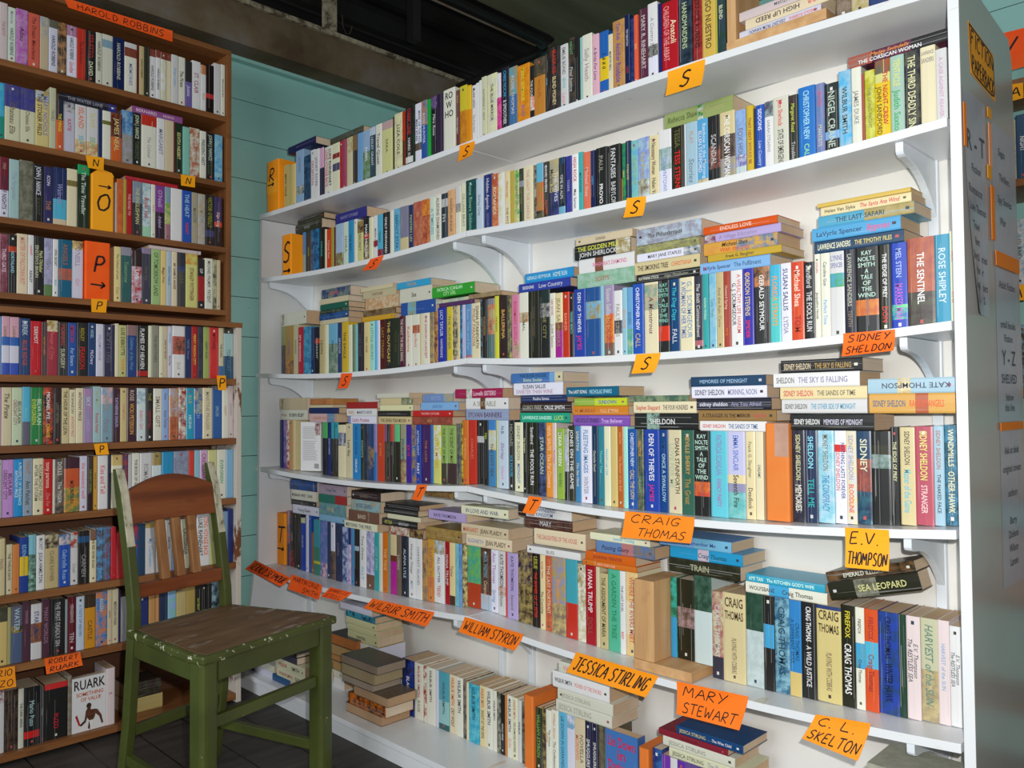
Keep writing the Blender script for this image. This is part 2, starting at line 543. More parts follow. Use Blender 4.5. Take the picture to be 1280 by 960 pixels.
BOOKS = """
1 S 27330 27690 17654 1696 15625 0 cb7|443:MAX VALE|
1 S 27040 27330 17649 1631 15630 0 cb7||
1 S 26830 27040 17644 1636 15632 0 eb9||
1 S 26260 26830 17641 2055 15638 0 9bd.65/467~ccb.15/9bd|78a:LEGEND;|
1 S 25790 26260 17634 1746 15630 0 468~135||
1 S 25500 25790 17630 1870 15637 0 eee|b44:DECEPTION|
1 S 25170 25500 17627 1823 15601 0 eee|889:JANET RIVER|
1 S 24880 25170 17625 1805 15619 0 ebd.4/224||
1 S 24360 24880 17623 1763 15638 0 eed|d36:LONG VOYAGE BACK+333:LUKE RHINEHART|
1 S 23910 24360 17620 1766 15626 0 eec.2/933.1/eec.1/557.15/eec||
1 S 23700 23910 17619 1767 15636 0 c23~a23||
1 S 23460 23700 17619 1767 15605 0 a46||
1 S 23100 23460 17619 1767 15619 0 dcb~b98.3/dcb||
1 S 22840 23100 17619 1767 15610 0 863.3/321||
1 S 22520 22840 17620 1766 15622 0 7ad||
1 S 22090 22520 17622 1764 15623 0 9bd.4/684~8a9|eee:RIVERS|
1 S 21780 22090 17624 1766 15601 0 cde.15/245|dde:LESLEY GRANT|
1 S 21430 21780 17627 1783 15609 0 eed|444:Travel Quest|
1 S 20870 21430 17632 1768 15611 0 caa.15/dd9|664:SARA|pale yellow and pink paperback with olive lettering, between white and black books, top white shelf
1 S 20800 20870 17633 1827 15637 0 221||
1 S 20350 20800 17638 1872 15631 0 eeb~dcb|443:LIZA COLE|cream paperback with dark grey lettering, between black and red-brown books, top white shelf
1 S 20220 20350 17639 1841 15606 0 b31.5/531||
1 S 19820 20220 17645 1955 15632 0 222.82/eee.1/222|c33:DARK LINE;eee:HARD ICE|
1 S 19730 19820 17646 1944 15606 0 142~222||
1 S 19410 19730 17651 1899 15625 0 eef.65/654.12/eef|456:MARY RYAN+678:MASK OF THE NIGHT|
1 S 19110 19410 17656 1894 15605 0 68a~c85.4/25a|dde:ROSE HUNTER|
1 S 18960 19110 17659 1861 15600 0 2a4||
1 S 18670 18960 17664 1896 15635 0 224~86a.2/112|ccc:Mira Rose|
1 S 18360 18670 17670 1880 15608 0 324||
1 S 17830 18360 17682 1898 15609 0 eed|^222:RO W HO|white paperback with black lettering, third left of the small S note, top white shelf
1 S 17660 17830 17685 1765 15639 0 622|da6:RIOTS;ccb:Nicole Agora|
1 S 17340 17660 17693 1817 15635 0 dc3.4/d92~c72||
1 S 17130 17340 17702 1728 15612 0 ec3.4/e91||
1 S 16940 17130 17703 1687 15638 0 eee|555:CLARE LEIGH;666:The Fires Here|
1 S 16820 16940 17706 1704 15622 0 eee||
1 S 16700 16820 17710 1740 15627 0 eee||
1 S 16490 16700 17715 1785 15608 0 ddb|885:KATHERINE T. GRAY|
1 S 16100 16490 17724 1776 15638 0 eeb~ddc|443:THE BLUE MIRROR|cream and white paperback, sixth right of the small S note, top white shelf
1 S 15930 16100 17727 1703 15628 0 eee.4/c28~e6a||
1 S 15630 15930 17733 1787 15639 0 223|3ad:CHRIS NOCAR;ddd:& SMOOTHER|
1 S 15300 15630 17739 1711 15636 0 a87~6ab.45/47a|ccd:ROSIE THOMAS|blue and beige paperback, ninth right of the small S note, top white shelf
1 S 14820 15300 17746 1634 15612 0 d81~e92|dd3:MARC SEYMOUR;86a:BLISS|orange paperback with yellow lettering, between blue-beige and black-orange books, top white shelf
1 S 14660 14820 17748 1502 15614 0 222.55/e50~ddd.25/222|ddd:THE FOURTH|
1 S 14260 14660 17752 1628 15607 0 443~654.3/c83|a62:C. WOLFE|orange and dark grey paperback, between black-orange and black books, top white shelf
1 S 14120 14260 17753 1637 15606 0 222|8bd:FATAL|
1 S 13730 14120 17756 1734 15603 0 222~433|c31:BLACK ICE;dc9:BLIND MONEY|black and dark grey paperback with red lettering, between black and white books, top white shelf
1 S 13470 13730 17757 1703 15612 0 ddd|666:EMILIE BOND;5bb:IRON;d9a:Lace|white paperback with dark grey lettering, between black-dark grey and black-brown books, top white shelf
1 S 13250 13470 17758 1792 15624 0 222~543|6a6:NIGHT;bbb:Final Justice|
1 S 13080 13250 17758 1752 15600 0 222||
1 S 13000 13080 17759 1701 15627 0 9cc||
1 S 12680 13000 17759 1711 15614 0 eed|a9a:Sally Heath|white paperback with grey lettering, between pale blue and pink books, top white shelf
1 S 12460 12680 17759 1621 15612 0 ebc|657:A Bride For Love|
1 S 12180 12460 17758 1622 15633 0 26b.4/ec2.35/26b|222:1 8 8 0|blue and yellow paperback with black lettering, between pink and cream books, top white shelf
1 S 12040 12180 17757 1473 15619 0 edc|443:MARTIN BELL|
1 S 11680 12040 17757 1733 15613 0 c95~b85|64a:Tom Rob;64a:Another Roadside|tan paperback with purple lettering, ninth left of the large S note, top white shelf
1 S 11520 11680 17754 1776 15619 0 125|ccd:TIM RENTON;a33:DEEP|
1 S 11400 11520 17753 1647 15628 0 126~347||
1 S 11280 11400 17752 1678 15602 0 e64|ec8:SUN|
1 S 11000 11280 17751 1779 15639 0 524~634|cbb:MARY R. RINEHART|magenta paperback with pale grey lettering, fifth left of the large S note, top white shelf
1 S 10730 11000 17748 1802 15601 0 eee.55/223~998.15/eef.3|99a:A Country Season|white paperback with grey lettering, fourth left of the large S note, top white shelf
1 S 10630 10730 17744 1736 15630 0 226||
1 S 10170 10630 17743 1697 15634 0 b12|e99:CHILDREN OF THE ARBAT+edb:Anatoli|red paperback with pink lettering, second left of the large S note, top white shelf
1 S 9810 10170 17736 1792 15601 0 123~345|bc9:HANDMAIDENS|black and navy paperback, just left of the large S note, top white shelf
1 S 9560 9810 17729 1792 15632 0 a33~822|311:BERNICE RUBENS|red paperback with black lettering, just right of the large S note, top white shelf
1 S 9230 9560 17724 1792 15615 0 db5|543:SANGO NUESTRO|yellow paperback with brown lettering, second right of the large S note, top white shelf
1 S 9180 9230 17717 1792 15623 0 bb4||
1 S 8970 9180 17716 1792 15600 0 345~243|ddb:BLEND|navy and dark green paperback, just left of the wooden bookend, top white shelf
2 S 27150 27354 15135 1711 16227 0 58b.5/aa8~8a9||
2 S 26760 27150 15115 1731 16258 0 233|9a2:KIND|
2 S 26220 26760 15097 1749 16228 0 147~38b||
2 S 25850 26220 15075 1771 16250 0 222|3bb:PARADE|
2 S 25730 25850 15062 1678 16257 0 edc||
2 S 25400 25730 15058 1662 16258 0 d42|ecb:Michael Shea|
2 S 25220 25400 15048 1662 16234 0 aa3||
2 S 25110 25220 15042 1668 16234 0 622||
2 S 24620 25110 15039 1747 16241 0 acd~bce.6/864~ab8||
2 S 24290 24620 15028 1758 16251 0 ded|777:NORA|
2 S 23970 24290 15021 1765 16224 0 39c|147:THE BAY|
2 S 23780 23970 15016 1770 16250 0 eed||
2 S 23410 23780 15014 1656 16252 0 533~a86.25/dd9|554:SECRET|
2 S 23030 23410 15010 1660 16254 0 222.3/c32.1/322~c98|eee:MAKE MURDER|
2 S 22820 23030 15008 1682 16221 0 eec||
2 S 22550 22820 15007 1703 16258 0 eee.5/a24.12/eee|544:MARIA STYLE|
2 S 22250 22550 15007 1693 16224 0 5bd.7/923|354:TEARS|
2 S 21870 22250 15010 1700 16234 0 222|eee:ONLY FORWARD|
2 S 21680 21870 15011 1709 16244 0 eed||
2 S 21310 21680 15016 1724 16257 0 7bd~5ac|368:NANCY STAR|
2 S 20870 21310 15023 1717 16234 0 88a~889.6/dba||
2 S 20620 20870 15028 1702 16257 0 236|bc9:MASTERS LIES|
2 S 20160 20620 15039 1721 16242 0 b54~c86||
2 S 19780 20160 15049 1711 16232 0 c63~e93.3/d85~a43||
2 S 19510 19780 15058 1702 16233 0 ded|5ab:A TIMELESS|
2 S 19220 19510 15068 1722 16227 0 eed|766:ALISONS DIAMONDS|
2 S 18910 19220 15079 1691 16223 0 234.1/ccc.15/234|ccc:FH|
2 S 18570 18910 15093 1727 16226 0 da7~eb8|854:NIGHTS IN INDIA|
2 S 18330 18570 15104 1776 16248 0 ddd.3/b98~88a.15/eed||
2 S 18080 18330 15116 1804 16260 0 eec|997:GILLIAN BRAY|
2 S 17620 18080 15139 1811 16226 0 155~144|8ba:Anne Rivers Siddons|dark teal paperback with pale green lettering, between cream and pale blue books, second white shelf
2 S 17320 17620 15155 1755 16222 0 cde|789:Shirley Grey|
2 S 16970 17320 15170 1800 16259 0 237|ccd:Hidden Agenda;779:SIDNEY|navy paperback with white lettering, between pale blue and orange-tan books, second white shelf
2 S 16700 16970 15161 1759 16241 0 b53~d85|edb:ROMANCE|
2 S 16530 16700 15148 1732 16236 0 eee~dd9||
2 S 16430 16530 15140 1760 16229 0 eee||
2 S 16230 16430 15135 1755 16244 0 edc~eca|b55:Winifred Peel;655:THE PITT|
2 S 16030 16230 15126 1734 16253 0 bb4~ca5||
2 S 15860 16030 15117 1723 16238 0 dd9~4a5|575:GREEN CITY|
2 S 15670 15860 15110 1730 16237 0 332~454.2/99a.1/231|874:NATURE|
2 S 15310 15670 15102 1748 16222 0 edc|c99:THE LIGHT THE CANDLE|cream paperback with pink lettering, between black and black-grey books, second white shelf
2 S 15180 15310 15088 1742 16257 0 222~998|ddd:RUSSELL|
2 S 14920 15180 15084 1756 16221 0 6bd.3/d64~a85.45/333~664||
2 S 14730 14920 15075 1755 16240 0 222|eee:DAVID SEVERN;d53:THE GREEN|
2 S 14370 14730 15068 1772 16254 0 ca8~aa9.5/448~235|445:Madge Swindells+dde:THE WIVES|tan and blue paperback with dark grey lettering, between black and black-blue books, second white shelf
2 S 14140 14370 15057 1763 16225 0 246.1/123.65/7bd|ccc:TIME IN ALPS|
2 S 13930 14140 15051 1759 16249 0 338~44a|aac:TOXINE|
2 S 13700 13930 15045 1765 16258 0 fff|c24:HIGH ROCK;224:May Sarton|
2 S 13540 13700 15040 1780 16245 0 4bb|156:MOUNTAINS|
2 S 13280 13540 15036 1744 16252 0 e75|ebb:Michael Shea|red paperback with pink lettering, eighth left of the yellow-orange S note, second white shelf
2 S 13110 13280 15031 1729 16224 0 125|5ad:LIGHT|
2 S 12740 13110 15028 1752 16237 0 222|998:PAUL;fff:PROVO|black paperback with grey lettering, sixth left of the yellow-orange S note, second white shelf
2 S 12310 12740 15021 1729 16226 0 222|ddd:FANTASIES;ccc:BABYLON|black paperback with white lettering, fifth left of the yellow-orange S note, second white shelf
2 S 12260 12310 15016 1664 16254 0 222.5/b62||
2 S 12160 12260 15015 1705 16232 0 276~3a4|dd6:GREENS|
2 S 12010 12160 15014 1736 16238 0 235|dc7:DOUBLE LIVES|
2 S 11810 12010 15013 1707 16260 0 6bd~8cb|9a8:NANCY STAR|
2 S 11470 11810 15011 1719 16254 0 89d~acd.6/cdd~875|ba6:Fay Powers|pale blue and white paperback, just right of the yellow-orange S note, second white shelf
2 S 11180 11470 15009 1701 16259 0 ecb|433:A Necessary Woman;443:Helen Van|cream paperback with dark grey lettering, second right of the yellow-orange S note, second white shelf
2 S 10820 11180 15008 1748 16238 0 eee.25/8a9~bcd.3/eef|;89c:DOWNTOWN|white and pale green paperback, third right of the yellow-orange S note, second white shelf
2 S 10460 10820 15009 1747 16240 0 221|663:TESSA;d22:TESS STERNS|black paperback with olive lettering, fourth right of the yellow-orange S note, second white shelf
2 S 10420 10460 15009 1747 16249 0 eee||
2 S 10110 10420 15011 1745 16239 0 acd|b98:PLAY;789:Stories|pale blue paperback with beige lettering, sixth right of the yellow-orange S note, second white shelf
2 S 9830 10110 15013 1743 16232 0 5ad.8/dca~a95|dde:ELLEN STAFFORD+cde:Rainbow in the Morning|blue paperback with white lettering, seventh right of the yellow-orange S note, second white shelf
2 S 9520 9830 15017 1739 16236 0 222.4/954~222.3/222|bbb:SCANDAL|black and red paperback, eighth right of the yellow-orange S note, second white shelf
2 S 9140 9520 15022 1734 16226 0 dba.3/433~654.3/a98~99a.3/333|eee:THE CORSICAN WOMAN|beige and dark grey paperback, ninth right of the yellow-orange S note, second white shelf
2 S 8880 9140 15026 1684 16235 0 8ad~9be.6/dde~77b.15/cdd|778:FOX HOLE|pale blue and white paperback, between beige-dark grey and yellow books, second white shelf
2 S 8710 8880 15029 1721 16260 0 db2|933:THAT NEXT WOULD BE|yellow paperback with red lettering, between pale blue-white and dark grey books, second white shelf
2 S 8650 8710 15030 1630 16258 0 334||
2 S 8440 8650 15035 1665 16245 0 25b|eef:SIDDONS;bcd:Low Country|blue paperback with white lettering, between dark grey and white books, second white shelf
2 S 8240 8440 15039 1681 16240 0 9aa~556.2/eee|999:SARAH STEARNS|white paperback with grey lettering, between blue and white books, second white shelf
2 S 7890 8240 15048 1702 16234 0 ddc|d44:John Sherlock;333:STATE OF EMERGENCY|white paperback with red lettering, between white and black-dark grey books, second white shelf
2 S 7670 7890 15054 1646 16224 0 232~433|cc5:Margaret Road;bbb:Troubled|black and dark grey paperback with yellow lettering, between white and blue books, second white shelf
2 S 7310 7670 15064 1736 16231 0 27c|ade:CHRISTOPHER NEW;9d9:CALL|blue paperback with pale blue lettering, between black-dark grey and blue-pale blue books, second white shelf
2 S 7120 7310 15070 1720 16251 0 68b~88b|c57:ROSES;ccb:MANTISTS|blue and pale blue paperback with magenta lettering, between blue and black books, second white shelf
2 S 6820 7120 15080 1650 16255 0 222~233.6/8be.1/222|bcb:NIGEL CRANE|black paperback with pale grey lettering, between blue-pale blue and pale blue-turquoise books, second white shelf
2 S 6570 6820 15089 1807 16234 0 acd~5be|344:WILBUR SMITH|pale blue and turquoise paperback, ninth left of the white end panel, second white shelf
2 S 6370 6570 15097 1799 16251 0 eed|888:JAMES DUKE|white paperback with grey lettering, eighth left of the white end panel, second white shelf
2 S 6310 6370 15099 1631 16251 0 a54||
2 S 6110 6310 15107 1653 16248 0 bb2~dd6|885:THE LONG NIGHT|yellow paperback with olive lettering, sixth left of the white end panel, second white shelf
2 S 5820 6110 15119 1777 16247 0 a53~665.15/dd8.1/ec1|;432:JOHN SANDFORD+c22:THE NIGHT CREW|yellow paperback with brown lettering, fifth left of the white end panel, second white shelf
2 S 5560 5820 15131 1765 16250 0 acb|dd7:TENTACLE;3a6:Judith Saxton|pale green paperback with yellow lettering, fourth left of the white end panel, second white shelf
2 S 5270 5560 15145 1751 16235 0 223~554|dda:THE THIRD DEADLY SIN|black and dark grey paperback, third left of the white end panel, second white shelf
2 S 5000 5270 15158 1738 16248 0 edc|^888:LAWRENCE SANDERS|cream paperback with grey lettering, second left of the white end panel, second white shelf
2 S 4800 5000 15168 1602 16231 0 ddd|c9b:A CASE AGAINST REAVER|white paperback with pink lettering, just left of the white end panel, second white shelf
2 L 26040 27850 16850 356 16239 0 332|998:WARS|
2 L 25910 27720 17210 200 16251 0 332||
2 L 23200 25110 16790 360 16248 0 338|99b:SHORT STORIES|
2 L 9180 10990 16760 350 16232 0 9a6.5/283~eee.08/9a6|563:Rebecca Shaw;aa7:A Country|green paperback with dark green lettering, lying alone as third stack from left, second white shelf
3 S 28380 28690 11538 1818 16088 0 9a6.4/654~346||
3 S 27760 28380 11521 1835 16076 0 a75~b84.7/754~d93|96a:HOUSES|
3 S 27390 27760 11489 1867 16073 0 cba|665:SHADES|
3 S 27040 27390 11472 1768 16050 0 b23|edd:SPY WEDDING|
3 S 26490 27040 11457 1773 16072 0 37a~5ac||
3 S 26250 26490 11436 1714 16060 0 236||
3 S 25920 26250 11428 1732 16077 0 223.25/c31.1/222|bcb:MANHUNT|
3 S 25580 25920 11419 1787 16069 0 cb8|654:LEON|
3 S 25340 25580 11409 1797 16083 0 eec||
3 S 24750 25340 11404 1802 16076 0 7bd.4/687~9a9|345:DIANA|
3 S 24460 24750 11392 1814 16082 0 347|bcd:SIMONS|
3 S 24070 24460 11388 1818 16064 0 db3|543:THE EAGLE|
3 S 23840 24070 11384 1696 16076 0 eec||
3 S 23650 23840 11382 1698 16080 0 787~686||
3 S 23490 23650 11381 1689 16083 0 8cc||
3 S 23150 23490 11380 1726 16064 0 223|667:Lucia Grand|
3 S 22800 23150 11381 1725 16084 0 eca|864:RED ONE|
3 S 22520 22800 11383 1723 16085 0 aed|7a9:LITTLE SECRET|
3 S 22380 22520 11384 1722 16078 0 6be||
3 S 22240 22380 11385 1721 16089 0 eef||
3 S 21890 22240 11389 1717 16088 0 511|a83:LAST STRAND|
3 S 21530 21890 11395 1711 16071 0 222|db5:THE OUTCAST|
3 S 21130 21530 11403 1703 16071 0 232|553:YUSUF OAK|
3 S 20850 21130 11410 1726 16057 0 513|dcb:THE NIGHT THE BELLS RANG|
3 S 20500 20850 11419 1717 16083 0 eed|d75:Katherine|
3 S 20120 20500 11431 1705 16087 0 eed.2/b64.15/eed|d77:Perfect|
3 S 19960 20120 11436 1700 16069 0 dcb||
3 S 19630 19960 11448 1688 16078 0 eed|c33:THE SHARON LAUNCEST|
3 S 19420 19630 11456 1680 16079 0 b86~876||
3 S 19210 19420 11465 1671 16079 0 c95~633||
3 S 18820 19210 11482 1744 16057 0 23a|cde:LUCY TAYLOR;ccd:NAMESAKE|
3 S 18540 18820 11496 1730 16081 0 dc3|776:THE RUNNER|
3 S 18310 18540 11507 1719 16073 0 443~cb9||
3 S 18200 18310 11513 1713 16077 0 eba||
3 S 18100 18200 11519 1707 16067 0 3ad~236||
3 S 17970 18100 11526 1700 16075 0 cce||
3 S 17690 17970 11542 1684 16081 0 69c.9/dbb~a44|9bd:Rose Tide and Fair|
3 S 17320 17690 11564 1662 16075 0 edc|b75:PHILIP PARADISE+333:DIANA STAINFORTH|
3 S 17230 17320 11570 1720 16079 0 69b~233||
3 S 16980 17230 11580 1700 16051 0 222|a84:FORSAKEN|
3 S 16700 16980 11570 1720 16056 0 889.1/b98~c75.5/577|443:LOST|
3 S 16540 16700 11553 1787 16068 0 dd3|664:THE RIGHT|
3 S 16170 16540 11544 1786 16076 0 322|da5:BALLERINA|black paperback with tan lettering, between yellow and black-yellow books, third white shelf
3 S 16040 16170 11523 1787 16059 0 332~aa5||
3 S 15730 16040 11516 1784 16077 0 d8a.7/a98~d9a|c36:ROSEMARY SUTCLIFF|magenta and beige paperback, between black-yellow and white books, third white shelf
3 S 15370 15730 11500 1826 16075 0 eed.3/dca~a74.15/eed|887:ANIMAL|white paperback with olive lettering, between magenta-beige and black books, third white shelf
3 S 14950 15370 11483 1843 16052 0 221|654:DARK MANSE|black paperback with brown lettering, between white and black books, third white shelf
3 S 14580 14950 11465 1861 16069 0 233.2/445~bbb.2/222|885:STONE CITY|black paperback with olive lettering, between black and white books, third white shelf
3 S 14390 14580 11451 1749 16059 0 eed|c36:HER SISTER;877:Judith Saxton|
3 S 14120 14390 11444 1736 16052 0 ecb.45/843.12/a29|985:JEAN SAUNDERS|cream and magenta paperback with yellow lettering, between white and red books, third white shelf
3 S 13890 14120 11435 1745 16055 0 c31|e97:BANKER|
3 S 13740 13890 11428 1702 16063 0 222|6cc:TENDER BEASTS|
3 S 13340 13740 11424 1782 16057 0 24a|eee:DEN OF THIEVES;c38:JAMES|blue paperback with white lettering, eighth left of the yellow-orange S note, third white shelf
3 S 12850 13340 11413 1793 16058 0 259.2/7bd~a85.25/259||blue paperback, seventh left of the yellow-orange S note, third white shelf
3 S 12750 12850 11403 1803 16051 0 9cd||
3 S 12440 12750 11401 1805 16069 0 a9b.4/e93~d63.4/765|ccc:Susan Sallis;a32:THE DAUGHTERS|lilac and orange paperback, fifth left of the yellow-orange S note, third white shelf
3 S 12190 12440 11397 1643 16065 0 eee.45/433~567.2/eee|998:FAULT LINES|white paperback with grey lettering, fourth left of the yellow-orange S note, third white shelf
3 S 12050 12190 11394 1696 16074 0 9cd|e85:KELLY PAINE|
3 S 11870 12050 11392 1688 16074 0 6ad.6/5a9~ac9|468:RIVERS|
3 S 11540 11870 11391 1745 16060 0 25b|eef:CHRISTOPHER NEW;ca7:CALL|blue paperback with white lettering, just left of the yellow-orange S note, third white shelf
3 S 11120 11540 11389 1747 16086 0 edc.03/cb9~8a9.35/edc|755:A Monstrous|cream paperback with maroon lettering, just right of the yellow-orange S note, third white shelf
3 S 10800 11120 11389 1747 16050 0 222.62/d31.2/222|^8cb:KAY NOLTE SMITH A TALE OF THE WIND|black and red paperback, second right of the yellow-orange S note, third white shelf
3 S 10530 10800 11390 1746 16066 0 147|3bc:The Dog Days;ccd:FALL|navy paperback with turquoise lettering, third right of the yellow-orange S note, third white shelf
3 S 10140 10530 11394 1742 16061 0 edc|57b:A WOMAN OF HER TIMES+79b:G. J. SCRIMGEOUR|cream paperback with blue lettering, fourth right of the yellow-orange S note, third white shelf
3 S 9920 10140 11397 1739 16066 0 334.85/b67/333|ccc:The Sixth Commandment|dark grey paperback, fifth right of the yellow-orange S note, third white shelf
3 S 9770 9920 11399 1747 16055 0 3aa|cec:ROUGH WORLD|
3 S 9580 9770 11402 1744 16083 0 9cd~7bd|689:Celia Wells|pale blue and blue paperback, seventh right of the yellow-orange S note, third white shelf
3 S 9390 9580 11405 1741 16065 0 cb8|875:And the Rain Came|pale yellow paperback with brown lettering, eighth right of the yellow-orange S note, third white shelf
3 S 9220 9390 11409 1737 16051 0 a43|dba:Howard Spring;d73:FAME|red paperback with beige lettering, ninth right of the yellow-orange S note, third white shelf
3 S 8930 9220 11416 1730 16075 0 eee|333:G. J. SCRIMGEOUR+d66:A WEALTHY LIFE HAREM|white paperback with black lettering, between red and blue books, third white shelf
3 S 8660 8930 11423 1723 16054 0 33a|dc8:GORDON STEVENS;d34:SPIDER|blue paperback with pale yellow lettering, between white and black-tan books, third white shelf
3 S 8290 8660 11433 1713 16072 0 c85~543.25/333|eee:GERALD SEYMOUR|black and tan paperback with white lettering, between blue and turquoise books, third white shelf
3 S 8050 8290 11441 1705 16064 0 4bd.4/5cc|e93:FLORIDA STRAITS|turquoise paperback with orange lettering, ninth left of the two-line orange note, third white shelf
3 S 7820 8050 11449 1701 16073 0 eef|446:SUSAN SALLIS;889:LYDIA|white paperback with navy lettering, eighth left of the two-line orange note, third white shelf
3 S 7550 7820 11459 1691 16088 0 d52~d42|fdc:Michael Shea;932:TOM|orange and red paperback, seventh left of the two-line orange note, third white shelf
3 S 7310 7550 11469 1641 16083 0 222|ccc:Sandford;ddd:THE FOOL'S RUN|black paperback with pale grey lettering, sixth left of the two-line orange note, third white shelf
3 S 7190 7310 11474 1772 16067 0 eed|c36:DOLLERS;443:Jacqueline Novak|white paperback with magenta lettering, fifth left of the two-line orange note, third white shelf
3 S 7000 7190 11483 1763 16083 0 eed|554:Caroline Gun;6ad:Perfect Time|white paperback with dark grey lettering, fourth left of the two-line orange note, third white shelf
3 S 6710 7000 11496 1750 16076 0 ddd.25/5ac~4a5.16/ddd|^77a:LYNNE SPENCER|white paperback with pale blue lettering, third left of the two-line orange note, third white shelf
3 S 6480 6710 11508 1738 16065 0 223|bba:LAWRENCE SANDERS;876:TENTH|black paperback with pale grey lettering, second left of the two-line orange note, third white shelf
3 S 6040 6480 11531 1715 16056 0 222.6/d83~c63.18/222|^bdc:KAY NOLTE SMITH A TALE OF THE WIND|black and orange paperback, just left of the two-line orange note, third white shelf
3 S 5810 6040 11544 1702 16074 0 221|eee:THE EDGE OF PREY;c31:DON|black paperback with white lettering, just right of the two-line orange note, third white shelf
3 S 5520 5810 11562 1684 16073 0 24b.7/27b~7d9.17/24b|abe:MEL STEIN;b6c:MARKED MAN|blue paperback with pale blue lettering, second right of the two-line orange note, third white shelf
3 S 5040 5520 11592 1698 16088 0 b64~a54.6/433~554|eee:THE SENTINEL|dark grey and orange paperback, third right of the two-line orange note, third white shelf
3 S 4780 5040 11610 1680 16089 0 39b|cde:ROSE SHIPLEY|turquoise paperback with pale blue lettering, second left of the white end panel, third white shelf
3 S 4690 4780 11616 1704 16074 0 eec|d79:STIRLING;d56:POTTER|cream paperback with magenta lettering, just left of the white end panel, third white shelf
3 L 26810 28710 13360 500 16064 0 ddc|^443:Dusk|
3 L 23980 25780 14140 340 16086 0 347~898|c66:BEYOND|
3 L 24020 25830 13940 196 16050 0 dcb||
3 L 24040 25830 13730 206 16054 0 265||
3 L 24040 25870 13600 126 16073 0 332~576||
3 L 24060 25910 13370 226 16075 0 247~36a||
3 L 24060 25830 13210 156 16056 0 dcb||
3 L 21500 23300 14130 150 16075 0 dcb||
3 L 21330 23190 13880 246 16086 0 cba|865:FORTUNES|
3 L 21200 23010 13480 396 16065 0 c96~dca||
3 L 21340 23120 13280 196 16067 0 642~875||
3 L 21400 23200 13110 166 16059 0 da2||
3 L 19550 21260 14010 210 16062 0 3ad|c96:THE SEA|
3 L 19509 21130 13550 456 16089 0 ddc|443:Sea|
3 L 19329 21040 13140 406 16065 0 25a.2/7bc~a86.25/25a||
3 L 17570 19501 13550 330 16088 0 3a3|cfc:PATRICIA SCANLAN+bea:CITY GIRL|
3 L 17790 19321 13364 100 16087 0 9bb~dcb||
3 L 16450 17790 13364 130 16074 0 976~a87||
3 L 17550 19130 13230 130 16060 0 536||
3 L 13760 15510 13570 260 16089 0 29d|cee:GERALD SEYMOUR;cee:HOME RUN|
3 L 13860 15730 13330 236 16070 0 34a|eee:SIDDONS;ccd:Low Country|
3 L 11850 13640 14330 190 16067 0 dca|765:DIANA|
3 L 11910 13690 13960 366 16063 0 222.75/a75~ddc|dd5:THE GOLDEN MILE+ddd:JOHN SHERLOCK|black and tan paperback, second down in eighth stack from left, third white shelf
3 L 11809 13570 13600 356 16089 0 eee.3/854.15/eee|;d79:PANDORA'S DIAMOND|white and brown paperback, third down in eighth stack from left, third white shelf
3 L 11799 13610 13210 386 16070 0 acb~8b9|b65:SCOTS|pale green paperback with red lettering, lowest in eighth stack from left, third white shelf
3 L 9920 11720 14050 390 16061 0 99a~bcd|443:The Philanthropist|grey and pale blue paperback, topmost in ninth stack from left, third white shelf
3 L 9980 11730 13850 196 16069 0 aa6~775||pale yellow and olive paperback, second down in ninth stack from left, third white shelf
3 L 9960 11710 13650 196 16055 0 eef.75/678~ddd|445:MARY JANE STAPLES|white and blue paperback, third down in ninth stack from left, third white shelf
3 L 9980 11792 13350 296 16075 0 dba|433:THE SMOKING TREE;d74:CHRISTIANA|beige paperback with dark grey lettering, fourth down in ninth stack from left, third white shelf
3 L 10000 11740 13140 206 16068 0 222|ddc:KAYWANA STOCK;998:Edgar Mittelholzer|black paperback with white lettering, lowest in ninth stack from left, third white shelf
3 L 8090 9870 14030 170 16062 0 d50|ecb:ENDLESS LOVE|orange paperback with cream lettering, topmost in tenth stack from left, third white shelf
3 L 8020 9850 13840 186 16081 0 ddd~846.15/bad|98a:A Village Education|lilac paperback, second down in tenth stack from left, third white shelf
3 L 8100 9880 13560 276 16083 0 da4~d94.45/68a~da4|432:Michael Shea+d53:With the Lion|orange and pale blue paperback, third down in tenth stack from left, third white shelf
3 L 8000 9760 13400 156 16051 0 ca3|322:Frank G. Slaughter|yellow paperback with black lettering, fourth down in tenth stack from left, third white shelf
3 L 8270 9970 13150 246 16071 0 8be|347:LaVyrle Spencer;468:The Fulfilment|pale blue paperback with navy lettering, lowest in tenth stack from left, third white shelf
3 L 5420 7220 14180 80 16061 0 db5||
3 L 5420 7160 14000 176 16087 0 ecb|432:Helen Van Slyke;c34:The Santa Ana Wind|cream paperback with brown lettering, second down in eleventh stack from left, third white shelf
3 L 5370 7220 13770 226 16081 0 5ac.5/a95~ba7|245:THE LAST SAFARI|turquoise and yellow paperback, third down in eleventh stack from left, third white shelf
3 L 5610 7340 13500 266 16060 0 5ad|246:LaVyrle Spencer;d58:Bygones|blue paperback with navy lettering, fourth down in eleventh stack from left, third white shelf
3 L 5560 7300 13250 246 16061 0 246|eec:LAWRENCE SANDERS;dc7:THE TIMOTHY FILES|navy paperback with cream lettering, lowest in eleventh stack from left, third white shelf
4 S 28180 28380 7937 1819 15856 0 236||
4 S 27900 28180 7925 1831 15890 0 a8c~54a||
4 S 27730 27900 7910 1846 15862 0 eed~a33||
4 S 27440 27730 7902 1854 15874 0 c96||
4 S 27280 27440 7888 1868 15869 0 dc9||
4 F 25410 27280 7880 1806 15876 0 eee|N777|cream paperback turned back cover outwards with a small woman portrait, fourth white shelf
4 S 25090 25410 7814 1872 15874 0 5b6.3/223||
4 S 24830 25090 7807 1879 15880 0 237|bcd:SUN FARM|
